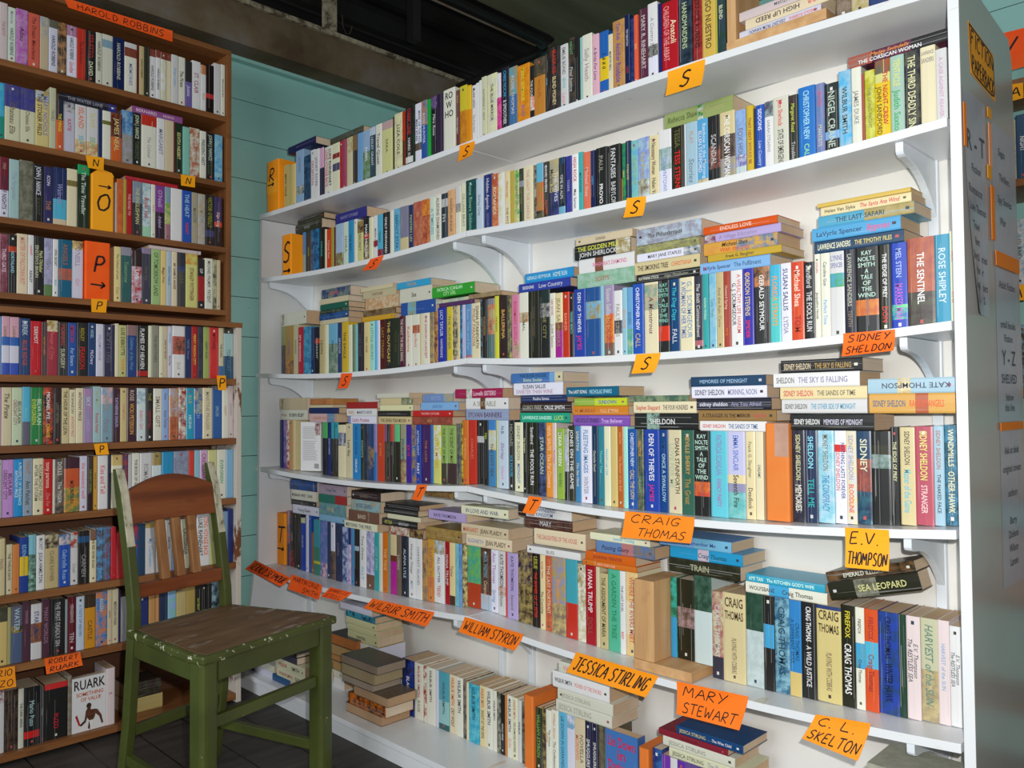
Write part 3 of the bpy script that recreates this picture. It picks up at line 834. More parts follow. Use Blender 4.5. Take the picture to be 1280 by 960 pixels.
4 S 24660 24830 7802 1884 15855 0 2ab.3/222||
4 S 24400 24660 7799 1887 15880 0 2ab.3/332~222||
4 S 23930 24400 7795 1815 15862 0 edc.15/347~ccc.25/edc||
4 S 23520 23930 7789 1867 15871 0 dcb|445:Late Sky|
4 S 23040 23520 7787 1869 15863 0 28c|247:DAVID STONE;eee:GRACE|
4 S 22820 23040 7786 1870 15862 0 232|9ba:KNIGHTS|
4 S 22610 22820 7787 1869 15871 0 223~346||
4 S 22290 22610 7790 1866 15869 0 247.4/247~a83.4/247||
4 S 22120 22290 7792 1864 15864 0 98b~88b.5/37b||
4 S 21710 22120 7797 1859 15880 0 c42|d85:EMPIRE|
4 S 21570 21710 7799 1857 15874 0 859.3/221||
4 S 21370 21570 7803 1853 15851 0 321|776:THE LAW|
4 S 21170 21370 7807 1849 15860 0 d43.3/221|776:ANNE|
4 S 20890 21170 7813 1843 15868 0 6c8.3/221||
4 S 20590 20890 7821 1835 15887 0 8a9~a98.6/865~b98|446:JOURNEYS|
4 S 20300 20590 7830 1826 15886 0 429|d37:EX IT|
4 S 20050 20300 7838 1818 15872 0 25a~a84|aca:LOST|
4 S 19800 20050 7847 1809 15851 0 24a|bcd:AFTERLIGHT;eee:PART|
4 S 19350 19800 7864 1792 15881 0 426|b74:THE LION|purple paperback with orange lettering, just right of the first T note, fourth white shelf
4 S 19230 19350 7869 1787 15867 0 37b||
4 S 18870 19230 7885 1771 15873 0 dd5~eee.6/dd7|ca4:LITTLE MISSES|
4 S 18570 18870 7900 1756 15878 0 9b6.65/443|442:THE SCENT OF MAY;|
4 S 18170 18570 7920 1736 15875 0 9b6.65/433|442:THE SCENT OF MAY;|green and dark grey paperback, fifth right of the first T note, fourth white shelf
4 S 17960 18170 7932 1778 15869 0 776~445||
4 S 17870 17960 7937 1813 15886 0 dc3~322||
4 S 17630 17870 7951 1865 15865 0 d72|ea6:EVENINGS|
4 S 17280 17630 7973 1843 15866 0 c32|d75:CHARLES|red paperback with tan lettering, ninth right of the first T note, fourth white shelf
4 S 16960 17280 7987 1829 15884 0 222.25/ccc.1/222||
4 S 16790 16960 7973 1843 15858 0 222|bd3:TIM;|
4 S 16480 16790 7958 1858 15862 0 48c.15/cdd~db9.3/48b|;554:THE HOT SEA|blue and white paperback, seventh left of the second T note, fourth white shelf
4 S 16390 16480 7933 1883 15883 0 dd9||
4 S 15990 16390 7926 1890 15853 0 cde|667:N.B.;97a:Shirley;d9b:Island|pale blue paperback with navy lettering, fifth left of the second T note, fourth white shelf
4 S 15760 15990 7896 1920 15883 0 222|998:MICHAEL;4bd:ICE HOUSE|
4 S 15430 15760 7880 1886 15878 0 eec|776:SIDNEY SHELDON;57b:MIDNIGHT|cream paperback with olive lettering, third left of the second T note, fourth white shelf
4 S 15280 15430 7858 1908 15867 0 222|dd9:Kay Saunders;|
4 S 14870 15280 7849 1917 15861 0 221|ddd:Sandford;eee:THE FOOL'S RUN|black paperback with white lettering, just left of the second T note, fourth white shelf
4 S 14600 14870 7825 1941 15881 0 223~458|bcb:STAR OCEAN|black and blue paperback, just right of the second T note, fourth white shelf
4 S 14340 14600 7810 1956 15886 0 e93|fca:NEVIL SHUTE;fca:The Far Country|orange paperback with tan lettering, second right of the second T note, fourth white shelf
4 S 14210 14340 7797 1969 15856 0 dcc|c69:Footsteps|
4 S 13950 14210 7791 1829 15869 0 9b4|eee:DEAR GREEN;575:RIVERS|green paperback with white lettering, fourth right of the second T note, fourth white shelf
4 S 13800 13950 7780 1840 15872 0 cce~9a6.6/222||
4 S 13570 13800 7774 1922 15870 0 332|eee:JONES ON THE GAME|black paperback with white lettering, sixth right of the second T note, fourth white shelf
4 S 13380 13570 7765 1931 15863 0 48b|dca:SABATINI;dca:The Sea Hawk|
4 S 13030 13380 7758 1938 15856 0 eef|58b:FLEETING IMAGES;99a:WINTER|white paperback with blue lettering, eighth right of the second T note, fourth white shelf
4 S 12840 13030 7747 1949 15873 0 135|bba:Danielle Steel|
4 S 12630 12840 7742 1954 15882 0 389|7cc:Thomas' Trial|turquoise paperback, between navy and cream books, fourth white shelf
4 S 12430 12630 7736 1960 15853 0 eec|3ad:Interpol's Last Case|cream paperback with turquoise lettering, between turquoise and tan books, fourth white shelf
4 S 12230 12430 7732 1964 15859 0 db8||tan paperback, between cream and orange books, fourth white shelf
4 S 12060 12230 7728 1968 15883 0 b62|e96:SABATINI;e96:The Banner of the Bull|
4 S 11930 12060 7725 1971 15882 0 aed||
4 S 11640 11930 7724 1912 15877 0 25a|cde:CHRISTOPHER NEW;cb8:CALL THE LION|blue paperback with pale blue lettering, between pale blue and dark green-olive books, fourth white shelf
4 S 11450 11640 7720 1916 15851 0 243~775|d93:SILLITOE;6a8:THE DAYS|dark green and olive paperback with orange lettering, between blue and blue books, fourth white shelf
4 S 11010 11450 7719 1917 15879 0 24a|eee:DEN OF THIEVES;c38:JAMES|blue paperback with white lettering, ninth left of the orange divider, fourth white shelf
4 S 10780 11010 7718 1918 15889 0 148|146:DREAM;acd:ONCE A SWALLOW|blue paperback with navy lettering, eighth left of the orange divider, fourth white shelf
4 S 10420 10780 7720 1916 15890 0 dcb|ab9:LOVE FOR ME+432:DIANA STAINFORTH|cream paperback with pale green lettering, seventh left of the orange divider, fourth white shelf
4 S 10070 10420 7724 1912 15878 0 365|c95:NEVILLE SHERRY;a84:The Great|dark green paperback with tan lettering, sixth left of the orange divider, fourth white shelf
4 S 9670 10070 7731 1895 15852 0 222.6/d73~c43.17/222|^bdc:KAY NOLTE SMITH A TALE OF THE WIND|black paperback with pale green lettering, fifth left of the orange divider, fourth white shelf
4 S 9240 9670 7740 1886 15884 0 6cd|88b:PATRICIA SCANLAN;a6a:FANCY PARTY|turquoise paperback with pale blue lettering, fourth left of the orange divider, fourth white shelf
4 S 8810 9240 7753 1873 15859 0 cce.5/eda.1/99b.1/6bb~8cc|57c:EMMA SINCLAIR;443:Seventh Fire|pale blue and turquoise paperback, third left of the orange divider, fourth white shelf
4 S 8590 8810 7760 1866 15876 0 ecb|775:Frank G. Slaughter;554:Deadlock|cream paperback with olive lettering, second left of the orange divider, fourth white shelf
4 S 8410 8590 7767 1859 15888 0 edc|555:DREAMS|cream paperback with dark grey lettering, just left of the orange divider, fourth white shelf
4 S 7490 7770 7807 1869 15878 0 223~334|cc9:SIDNEY SHELDON;ddc:MEMORIES|black and dark grey paperback, just right of the orange divider, fourth white shelf
4 S 7220 7490 7822 1854 15855 0 235|8de:SHELDON;3aa:TELL ME|navy paperback with turquoise lettering, second right of the orange divider, fourth white shelf
4 S 6890 7220 7841 1835 15862 0 8cd~bde|776:SIDNEY SHELDON;48b:THE CONSPIRACY|turquoise and pale blue paperback, third right of the orange divider, fourth white shelf
4 S 6650 6890 7855 1821 15887 0 eef.15/d33.08/eef|c64:SIDNEY SHELDON+447:NOTHING LASTS FOREVER|white paperback with orange lettering, fourth right of the orange divider, fourth white shelf
4 S 6450 6650 7868 1808 15856 0 ddd~ecb|99b:SIDNEY SHELDON;d43:BLOODLINE|white and cream paperback, fifth right of the orange divider, fourth white shelf
4 S 6170 6450 7887 1789 15874 0 246.3/a54~744.35/235~367|ddb:SIDNEY;|navy and red paperback with cream lettering, sixth right of the orange divider, fourth white shelf
4 S 5810 6170 7913 1763 15867 0 222.15/332.1/9aa~576.15/222|;|black paperback, sixth left of the white end panel, fourth white shelf
4 S 5650 5810 7926 1834 15856 0 222|dda:THE EDGE OF PREY;c31:|black paperback with cream lettering, fifth left of the white end panel, fourth white shelf
4 S 5380 5650 7947 1813 15875 0 dba|333:SIDNEY SHELDON;6bc:Master of the Game|beige paperback with black lettering, fourth left of the white end panel, fourth white shelf
4 S 5060 5380 7974 1806 15852 0 b56|dd7:SIDNEY SHELDON;ecc:STRANGER|red paperback with yellow lettering, third left of the white end panel, fourth white shelf
4 S 4880 5060 7989 1801 15854 0 acd|a65:SIDNEY SHELDON;234:THE NAKED FACE|pale blue paperback with red lettering, second left of the white end panel, fourth white shelf
4 S 4650 4880 8010 1800 15865 0 256~48a|ddb:WINDMILLS;ddb:OTHER HAWK|dark teal and turquoise paperback, just left of the white end panel, fourth white shelf
4 L 26465 28365 10140 440 15853 0 cb9|^443:Dusk|
4 L 26375 28275 9760 376 15852 0 ddc|b55:Sea;333:ROBIN SELBY|
4 L 24740 26270 10210 96 15873 0 dcb||
4 P 24760 26270 10310 220 15880 0 c95~a64||
4 L 24390 26330 10000 206 15885 0 236||
4 L 24590 26230 9690 306 15855 0 dbb.7/79b|c86:GARDEN TALES|
4 L 22100 23850 10170 220 15867 0 a22||
4 L 22110 23850 9920 246 15863 0 eee|c96:PARIS;457:MARY'S FATE|
4 L 22140 23780 9660 256 15874 0 89c.1/eef|b67:Carly's Promise|
4 L 20410 22100 10500 160 15870 0 ddc||
4 L 20220 21930 10280 216 15888 0 dba.65/564~aa8||
4 L 20209 21930 10090 186 15865 0 eeb||
4 L 20320 22040 9910 176 15852 0 222||
4 L 20290 22000 9660 246 15878 0 dc9|653:THE SEVEN YEAR MOON|
4 L 18280 19690 10350 250 15856 0 79c.7/ba7~8ac|9ad:NOTES|
4 L 18060 19810 10100 246 15875 0 8be|58b:JANE SEA|
4 L 18320 20201 9910 186 15870 0 c22|ebb:THE BIRD CATCHER|
4 L 18370 20250 9660 246 15886 0 843~a54|c96:REDS|
4 L 16220 18200 10450 270 15872 0 a25.25/9b8~eee.12/a25|;ecd:THE Lovells SISTERS|
4 L 15980 17730 10130 316 15875 0 eee.35/a62~543.12/eee|998:A SUITABLE|
4 L 15950 17710 9820 306 15861 0 9ac|646:SYLVAN BANNERS|
4 L 13970 15850 10830 270 15872 0 47b.75/7ad.1/dcb|245:THE ROSE HOUSE+cdb:Emma Sinclair|blue and cream paperback, topmost in seventh stack from left, fourth white shelf
4 L 13960 15750 10500 326 15860 0 eef|444:SUSAN SALLIS+b9a:SWEETER THAN WINE|white paperback with dark grey lettering, second down in seventh stack from left, fourth white shelf
4 L 13844 15490 10310 186 15880 0 236|dde:Pauline Simms|
4 L 13690 15500 10030 276 15871 0 322|aa9:GORKY PARK;eee:CRUZ SMITH|black paperback with grey lettering, fourth down in seventh stack from left, fourth white shelf
4 L 13730 15500 9770 256 15855 0 2a8|cfe:LAWRENCE SANDERS;bd7:LUCK|
4 L 12160 13836 10440 240 15859 0 168|eee:The LAST SONG;ade:NICHOLAS SPARKS|turquoise paperback with white lettering, topmost in eighth stack from left, fourth white shelf
4 L 11920 13580 10200 190 15865 0 9b4.4/cd2|;36a:SUNDOWN|
4 L 11890 13640 9970 226 15879 0 d82|a53:H. MURRAY;eb8:OLD EMPIRE|orange paperback, third down in eighth stack from left, fourth white shelf
4 L 11830 13610 9700 266 15857 0 85b|436:NICHOLAS SPARKS;dbe:True Believer|purple paperback, lowest in eighth stack from left, fourth white shelf
4 L 10200 11900 10290 140 15879 0 465~897||
4 L 10000 11730 10020 266 15876 0 edc|c44:Stephen Sheppard;655:THE FOUR HUNDRED|cream paperback with red lettering, second down in ninth stack from left, fourth white shelf
4 L 9944 11680 9640 376 15853 0 222.2/9ba~344.2/222|ddd:SHELDON|black paperback with white lettering, lowest in ninth stack from left, fourth white shelf
4 L 8320 10140 10610 220 15877 0 246|9bd:MEMORIES OF MIDNIGHT|navy paperback with pale blue lettering, topmost in tenth stack from left, fourth white shelf
4 L 8280 10100 10350 256 15854 0 eef|445:SIDNEY SHELDON;779:MORNING, NOON|white paperback with dark grey lettering, second down in tenth stack from left, fourth white shelf
4 L 8190 9980 10090 256 15855 0 223|dde:sidney sheldon;99b:Are You Afraid|black paperback with white lettering, third down in tenth stack from left, fourth white shelf
4 L 8090 9936 9850 236 15874 0 974|322:A STRANGER IN THE MIRROR;b55:SIDNEY|tan paperback with black lettering, fourth down in tenth stack from left, fourth white shelf
4 L 8305 9900 9630 216 15860 0 eee|c44:SIDNEY SHELDON;469:THE SANDS OF TIME|white paperback with red lettering, lowest in tenth stack from left, fourth white shelf
4 L 6310 7980 10840 260 15885 0 222|dca:SIDNEY SHELDON;b95:THE SKY IS FALLING|black paperback with cream lettering, topmost in eleventh stack from left, fourth white shelf
4 L 6360 8140 10550 286 15869 0 eee|666:SHELDON;88a:THE SKY IS FALLING|white paperback with dark grey lettering, second down in eleventh stack from left, fourth white shelf
4 L 6220 7990 10300 246 15863 0 eda|c44:SIDNEY SHELDON;665:THE SANDS OF TIME|cream paperback with red lettering, third down in eleventh stack from left, fourth white shelf
4 L 6230 7970 10020 276 15882 0 ddd|555:SIDNEY SHELDON;49b:THE OTHER SIDE OF MIDNIGHT|white paperback with dark grey lettering, fourth down in eleventh stack from left, fourth white shelf
4 L 6100 7760 9680 336 15851 0 222|eee:SIDNEY SHELDON;ccd:MEMORIES OF MIDNIGHT|black paperback with white lettering, lowest in eleventh stack from left, fourth white shelf
4 L 4660 6210 10390 280 15879 0 acd.35/edc~c98.15/acd|!445:KATE THOMPSON|pale blue paperback with dark grey lettering, topmost in twelfth stack from left, fourth white shelf
4 L 4670 6180 10020 366 15852 0 da5.55/b64.15/da5|468:SIDNEY SHELDON;d53:RAGE OF ANGELS|tan and orange paperback with blue lettering, lowest in twelfth stack from left, fourth white shelf
5 S 28160 28334 4190 2080 16126 0 47a~c66.6/446||
5 S 27840 28160 4176 2050 16158 0 222.7/a33~222|999:DEEP|
5 S 27590 27840 4162 2064 16147 0 222||
5 S 27320 27590 4152 2074 16129 0 222||
5 S 27020 27320 4142 1968 16125 0 cc9.1/24a|aac:SILENT|
5 S 26800 27020 4132 2094 16159 0 dde||
5 S 26620 26800 4125 2101 16147 0 25a||
5 S 26430 26620 4120 1500 16153 0 964||
5 S 26000 26430 4115 2001 16126 0 49a.5/487.25/cc4.05/487||
5 S 25530 26000 4105 2011 16145 0 57b~88c.75/ebc~47a||
5 S 25290 25530 4096 2020 16134 0 346||
5 S 25020 25290 4093 2023 16129 0 eef.5/864~432||
5 S 24590 25020 4089 2027 16133 0 346~335|778:DARK|
5 S 24240 24590 4086 1950 16145 0 248~bce||
5 S 24030 24240 4085 1951 16134 0 237.3/dcd~b9c||
5 S 23820 24030 4086 1950 16135 0 49c~68b||
5 S 23540 23820 4087 1949 16125 0 222.3/acd.08/222||
5 S 23140 23540 4091 1945 16153 0 eee|666:Tory Grace;7bd:ALLY|
5 S 22680 23140 4097 1939 16146 0 cce~99b.75/754|98b:LADY JOANNE|
5 S 22390 22680 4102 1934 16152 0 3aa|9cc:LOST STARS|
5 S 22220 22390 4106 1944 16137 0 ddc||
5 S 21890 22220 4113 1967 16154 0 d71|eb7:THE TIDE|
5 S 21780 21890 4116 1950 16141 0 798||
5 S 21450 21780 4125 1941 16144 0 dc9.35/732.1/b29||
5 S 21200 21450 4133 1933 16143 0 765|cba:LONG|
5 S 20810 21200 4147 1919 16150 0 223~234|bcd:ALANA LYLE|
5 S 20450 20810 4161 1905 16136 0 eee|777:Wanting Things;8ac:MAY|
5 S 20110 20450 4176 1890 16124 0 eee|889:HARVEST ISLAND|
5 S 19840 20110 4188 1878 16121 0 c95~876|322:LION|
5 S 19520 19840 4204 1922 16128 0 da3~c94.6/d84|b65:EASTER TWIN|
5 S 19050 19520 4230 1896 16122 0 cde~a76.22/eee|;448:ALL GLITTER;c33:TEDD|white paperback with blue lettering, between orange and red books, fifth white shelf
5 S 18820 19050 4243 1883 16156 0 a12|dcc:IVANA TRUMP|
5 S 18570 18820 4258 1868 16139 0 eba.85/432|876:Tales|
5 S 18380 18570 4270 1856 16150 0 8cd~7bc||
5 S 18240 18380 4279 1847 16120 0 58b~7ad||
5 S 18040 18240 4293 1833 16139 0 dc8~543|764:THE LAND|
5 S 17450 18040 4335 1791 16156 0 4a9~7b5.6/b42||red and turquoise paperback, between pale yellow-brown and brown-pale blue books, fifth white shelf
5 S 17000 17450 4364 1762 16145 0 432~743.75/bcd|6ab:CAROL THOMAS;db9:Compromise|brown and pale blue paperback with turquoise lettering, between red-turquoise and white books, fifth white shelf
5 S 16720 17000 4354 1772 16137 0 eef|a7a:Ann Thomas;79b:Spring|
5 S 16400 16720 4331 1795 16139 0 ddd.55/c86~ddd.15/ddd|555:KATE THOMSON;776:Echoes|white paperback with dark grey lettering, between white and red books, fifth white shelf
5 S 16340 16400 4307 1819 16124 0 d43||
5 S 15910 16340 4303 1823 16126 0 bad|446:KATE THOMSON;776:Second|lilac paperback with navy lettering, between red and tan-brown books, fifth white shelf
5 S 15380 15910 4272 1944 16126 0 a86~324.45/432~a86||tan and brown paperback, between lilac and black books, fifth white shelf
5 S 15090 15380 4239 1977 16135 0 211|bb4:LESLIE;d32:THE SINNER OF ST PETER|black paperback with yellow lettering, between tan-brown and cream books, fifth white shelf
5 S 14910 15090 4222 1994 16135 0 eda|c43:ROSE TERR;443:The Courtship|
5 S 14660 14910 4212 2004 16155 0 d74~b54|dca:THE LAST PORTRAIT|orange and red paperback with cream lettering, between cream and tan-pale blue books, fifth white shelf
5 S 14170 14660 4199 2017 16126 0 99b~b96.6/ca8~876|e94:Blackthorn|tan and pale blue paperback, ninth left of the wooden bookend, fifth white shelf
5 S 13770 14170 4176 2040 16130 0 4ab.55/c32||turquoise and red paperback, eighth left of the wooden bookend, fifth white shelf
5 S 13500 13770 4160 1986 16131 0 eed~a96.6/cba~eed||white and pale yellow paperback, seventh left of the wooden bookend, fifth white shelf
5 S 13160 13500 4150 1996 16126 0 a12|edd:IVANA TRUMP;854:DOLL|red paperback with white lettering, sixth left of the wooden bookend, fifth white shelf
5 S 13040 13160 4139 2007 16131 0 dcb||
5 S 12780 13040 4136 1874 16129 0 cb8|443:THE ASSIGNMENT OF MARIA|pale yellow paperback with dark grey lettering, fourth left of the wooden bookend, fifth white shelf
5 S 12400 12780 4129 2017 16139 0 5b9|285:A GARDEN THE TREE|green paperback, third left of the wooden bookend, fifth white shelf
5 S 12240 12400 4121 2025 16121 0 eee|557:THE LAST DUEL;d55:RED|
5 S 11890 12240 4118 2028 16157 0 ec8.35/edc.4/ec8|c54:WHERE THE RIVERS MEET|tan and cream paperback with red lettering, just left of the wooden bookend, fifth white shelf
5 S 10770 10938 4358 1842 16135 0 264~3a9.5/39c||
5 S 10310 10770 4358 1832 16158 0 221.35/a88~543.25/221||black and pink paperback, second right of the wooden bookend, fifth white shelf
5 S 9850 10310 4358 1978 16148 0 243~465.4/cdd||white and dark green paperback, third right of the wooden bookend, fifth white shelf
5 S 9570 9850 4120 1930 16147 0 cba~a66.75/334|ccc:CRAIG THOMAS|cream and pink paperback, fourth right of the wooden bookend, fifth white shelf
5 S 9020 9570 4132 1938 16139 0 dba|^432:CRAIG THOMAS;765:PLAYING WITH COBRAS|beige paperback with brown lettering, fifth right of the wooden bookend, fifth white shelf
5 S 8600 9020 4145 2001 16158 0 354~243.4/cdd~bcc||dark green and white paperback, sixth right of the wooden bookend, fifth white shelf
5 S 8350 8600 4153 1993 16125 0 222.3/4ad.25/222||black and turquoise paperback, seventh right of the wooden bookend, fifth white shelf
5 S 8020 8350 4166 1980 16147 0 8bc~368|245:CRAIG THOMAS|pale blue and blue paperback, eighth right of the wooden bookend, fifth white shelf
5 S 7760 8020 4176 1970 16132 0 38c.75/db8|257:A DIFFERENT WAR+257:CRAIG THOMAS|blue and tan paperback with navy lettering, ninth right of the wooden bookend, fifth white shelf
5 S 7440 7760 4191 1955 16147 0 222|eee:CRAIG THOMAS;ddd:A WILD JUSTICE|black paperback with white lettering, between blue-tan and pale yellow books, fifth white shelf
5 S 6930 7440 4217 1929 16149 0 347.04/dc8|^432:CRAIG THOMAS;765:PLAYING WITH COBRAS|pale yellow paperback with brown lettering, between black and black books, fifth white shelf
5 S 6650 6930 4233 1993 16127 0 221|dc3:FIREFOX;eee:CRAIG THOMAS|black paperback with yellow lettering, ninth left of the white end panel, fifth white shelf
5 S 6470 6650 4244 1982 16128 0 eed.35/4ad~6ab.25/eed|432:FIREFOX;432:Craig Thomas|white and turquoise paperback, eighth left of the white end panel, fifth white shelf
5 S 6210 6470 4260 1966 16121 0 d52.32/5bd.26/d52|933:FIREFOX;933:Craig Thomas|orange and turquoise paperback, seventh left of the white end panel, fifth white shelf
5 S 5830 6210 4286 1940 16129 0 24a~247|113:CRAIG THOMAS;113:WINTER HAWK|blue and navy paperback, sixth left of the white end panel, fifth white shelf
5 S 5700 5830 4295 1931 16123 0 243||dark green paperback, fifth left of the white end panel, fifth white shelf
5 S 5450 5700 4313 1913 16136 0 edd|555:The RESTLESS SEA+666:E.V. Thompson|white paperback with dark grey lettering, fourth left of the white end panel, fifth white shelf
5 S 5150 5450 4336 1890 16159 0 cca.5/cb8~a97|687:HARVEST of the SUN|cream and pale yellow paperback, third left of the white end panel, fifth white shelf
5 S 4950 5150 4352 1888 16135 0 edd|8ac:HARVEST of the SUN|white paperback with pale blue lettering, second left of the white end panel, fifth white shelf
5 S 4750 4950 4369 1801 16132 0 eee|555:The RESTLESS SEA+666:E.V. Thompson|white paperback with dark grey lettering, just left of the white end panel, fifth white shelf
5 L 26210 28110 7120 380 16139 0 346~25a||
5 L 26250 28020 6750 366 16131 0 ddc|433:BARBARA WEST;433:SUNS|
5 L 26290 28020 6560 186 16149 0 333||
5 L 26120 27930 6230 326 16149 0 dde|666:Young Dawn|
5 L 24270 26080 7090 350 16127 0 a9a|446:Young Time|
5 L 24270 26080 6780 306 16130 0 376.6/a33||
5 L 24350 26080 6350 426 16147 0 7a9~68a|cb8:PETER|
5 L 24390 26080 6120 226 16158 0 8bd||
5 L 22320 24000 7050 300 16146 0 322|765:DARK|
5 L 22320 24000 6680 366 16137 0 a98~8bc|468:ROSE GARD|
5 L 22430 24190 6290 386 16159 0 754|cba:BAND|
5 L 22470 24390 6040 246 16120 0 eec|446:BEYOND THE FIRES|
5 L 20240 22010 6930 160 16122 0 222||
5 L 20340 22120 6730 196 16151 0 222||
5 L 20180 21910 6570 156 16136 0 ddb||
5 L 20340 22190 6340 226 16122 0 222|bb5:PETER;ccc:BENCHLEY|
5 L 20060 21810 6070 266 16142 0 a54~ddc.6/a76~422||
5 L 18070 19970 7432 236 16160 0 a65~754|b86:SCOTT|
5 L 18070 19790 6764 270 16141 0 bad|446:KATE THOMSON|
5 L 18250 19910 6130 370 16134 0 974~a75|b96:SCOTT|
5 L 16270 18240 7038 390 16124 0 eec|668:IN LOVE AND WAR|cream paperback with blue lettering, topmost in sixth stack from left, fifth white shelf
5 L 16270 18240 6460 300 16123 0 dca|c64:MARGARET;654:JEAN PLAIDY|
5 L 16165 18065 6130 326 16156 0 edb|89b:ELIZABETH;654:JEAN PLAIDY|cream paperback with pale blue lettering, lowest in sixth stack from left, fifth white shelf
5 L 13950 15880 7200 300 16140 0 322.15/eee|469:SUE TOWNSEND+57a:THE KINGDOM|white and black paperback with blue lettering, topmost in seventh stack from left, fifth white shelf
5 L 13950 15650 6910 286 16157 0 422~643|ccc:MARY|maroon and brown paperback, second down in seventh stack from left, fifth white shelf
5 L 13472 15275 6490 416 16122 0 edb|c76:THE DAUGHTERS OF THE HOUSE|cream paperback with red lettering, third down in seventh stack from left, fifth white shelf
5 L 13650 15550 6220 190 16130 0 eee|888:BLISS|
5 L 11480 13320 6820 180 16122 0 eec|;3ad:Summer Crossing|
5 L 11370 13130 6520 296 16136 0 68b.45/b77.2/57a~876|335:Passing Glory;|blue and pink paperback, second down in eighth stack from left, fifth white shelf
5 L 11920 13464 6290 226 16122 0 d61|833:JOANNA TREVOR|
5 L 11890 13580 6150 136 16130 0 d72|eba:NEW FORTUNE|
5 L 9330 11220 6930 240 16136 0 7ad.5/7bd|;459:Remember Me|blue paperback, topmost in ninth stack from left, fifth white shelf
5 L 9060 10920 6670 256 16132 0 29c.4/cbc.15/29c|;256:Craig Thomas|turquoise and pale grey paperback, second down in ninth stack from left, fifth white shelf
5 L 9120 10950 6340 326 16122 0 221~332|aa8:TRAIN|black paperback with pale yellow lettering, lowest in ninth stack from left, fifth white shelf
5 L 7230 8970 6390 170 16122 0 3ac|dfe:AMY TAN;dfe:The KITCHEN GOD'S WIFE|turquoise paperback with pale green lettering, topmost in tenth stack from left, fifth white shelf
5 L 7210 9010 6150 236 16159 0 eed.3/4ad.25/eed|444:WOLFSBANE;444:Craig Thomas|white and turquoise paperback, lowest in tenth stack from left, fifth white shelf
5 L 5490 7230 7070 200 16127 15 221~753|ddc:EMERALD ILLUSION|black and brown paperback with white lettering, topmost in eleventh stack from left, fifth white shelf
5 L 5390 7170 6731 346 16140 15 221.3/887~554.25/221|;cc8:SEA LEOPARD|black and olive paperback, lowest in eleventh stack from left, fifth white shelf
6 S 20110 20710 650 1710 15796 0 223~24a|eee:BLACK|black and blue paperback with white lettering, fifth right of the chair, bottom white shelf
6 S 19660 20110 650 1710 15801 0 eed|c44:WILBUR SMITH;777:RAGE|white paperback with red lettering, sixth right of the chair, bottom white shelf
6 S 19520 19660 650 1690 15783 0 eed~a32||
6 S 19090 19520 650 1700 15793 0 eed|334:WILBUR SMITH;|white paperback with dark grey lettering, eighth right of the chair, bottom white shelf
6 S 18950 19090 650 1690 15784 0 dde||
6 S 18480 18950 650 1700 15802 0 5ab.5/9cc.4/366|456:WILBUR SMITH|turquoise and pale blue paperback with navy lettering, between white and cream books, bottom white shelf
6 S 18160 18480 650 1700 15817 0 edb|c63:WILBUR SMITH;543:CRY WOLF|
6 S 17870 18160 650 1700 15804 0 eed|334:WILBUR SMITH;|
6 S 17700 17870 650 1680 15814 0 222~987||
6 S 17600 17700 650 1650 15789 0 edc||
6 S 17160 17600 650 1660 15781 0 6cd~3ac|245:WILBUR SMITH;|turquoise paperback with dark teal lettering, between cream and cream books, bottom white shelf
6 S 16890 17160 650 1690 15802 0 eda|c53:WILBUR SMITH;443:SHOUT AT THE DEVIL|
6 S 16630 16890 650 1690 15799 0 eed|334:WILBUR SMITH;|
6 S 16460 16630 650 1670 15803 0 eed|445:WILBUR SMITH;|
6 S 16310 16460 650 1660 15795 0 443~aa9||
6 S 16140 16310 650 1640 15805 0 222|;ddd:GOLD MINE|
6 S 16070 16140 650 1660 15809 0 d83||
6 S 15850 16070 650 1680 15817 0 eed|345:WILBUR SMITH;d98:SUN|
6 S 15640 15850 650 1680 15792 0 eec|c54:WILBUR SMITH;444:THE DIAMOND HUNTERS|
6 S 15500 15640 650 1650 15798 0 ddd|445:WILBUR|
6 S 15360 15500 650 1620 15813 0 222~886||
6 S 14740 14974 650 1630 15789 0 231|7a5:WILLIAM STYRON|
6 S 14610 14740 650 1680 15785 0 432~a86||
6 S 14410 14610 650 1660 15792 0 eed|c96:SOPHIE+654:The Choice|
6 S 14170 14410 650 1716 15784 0 eed|c97:William Styron;665:The Confessions|
6 S 13900 14170 650 1716 15811 0 6bd|457:LIE DOWN IN DARKNESS|
6 S 13630 13900 650 1716 15813 0 dde~7ac.2/dde||
6 S 13280 13630 650 1716 15793 0 dca|d86:MORNING+776:NOVELLA|cream paperback with tan lettering, fifth left of the second orange divider, bottom white shelf
6 S 13060 13280 650 1716 15785 0 224|ddd:SMUGGLERS|
6 S 12860 13060 650 1716 15783 0 224|ddd:SMUGGLERS|
6 S 12630 12860 650 1716 15790 0 543~664||
6 F 11660 12630 650 1716 15783 0 47b|*c24:Lie Down in Darkness|thick blue paperback turned to show its cover with red lettering, bottom white shelf
6 S 11010 11260 650 1630 15797 0 237~36a||
6 S 10770 11010 650 1556 15803 0 73a||
6 S 10580 10770 650 1556 15790 0 ddd||
6 S 10350 10580 650 1556 15782 0 63a||
6 S 22800 23200 650 1736 15788 0 ddd|c33:S|
6 S 22610 22800 650 1736 15791 0 eec||
6 S 22380 22610 650 1736 15795 0 eee|c55:W|
6 S 21930 22380 650 1736 15784 0 eef||
6 L 22330 24160 3330 210 15797 0 dde||
6 L 22150 23820 3120 206 15793 0 246~4ab||
6 L 22120 23820 2890 226 15810 0 dda||
6 L 22020 23740 2670 216 15802 0 dda||
6 L 22020 23740 2390 276 15816 0 dda|443:HUNTERS|
6 L 12380 14140 3370 280 15806 0 ddc|d99:WILBUR;|white paperback with pink lettering, topmost in sixth stack from left, bottom white shelf
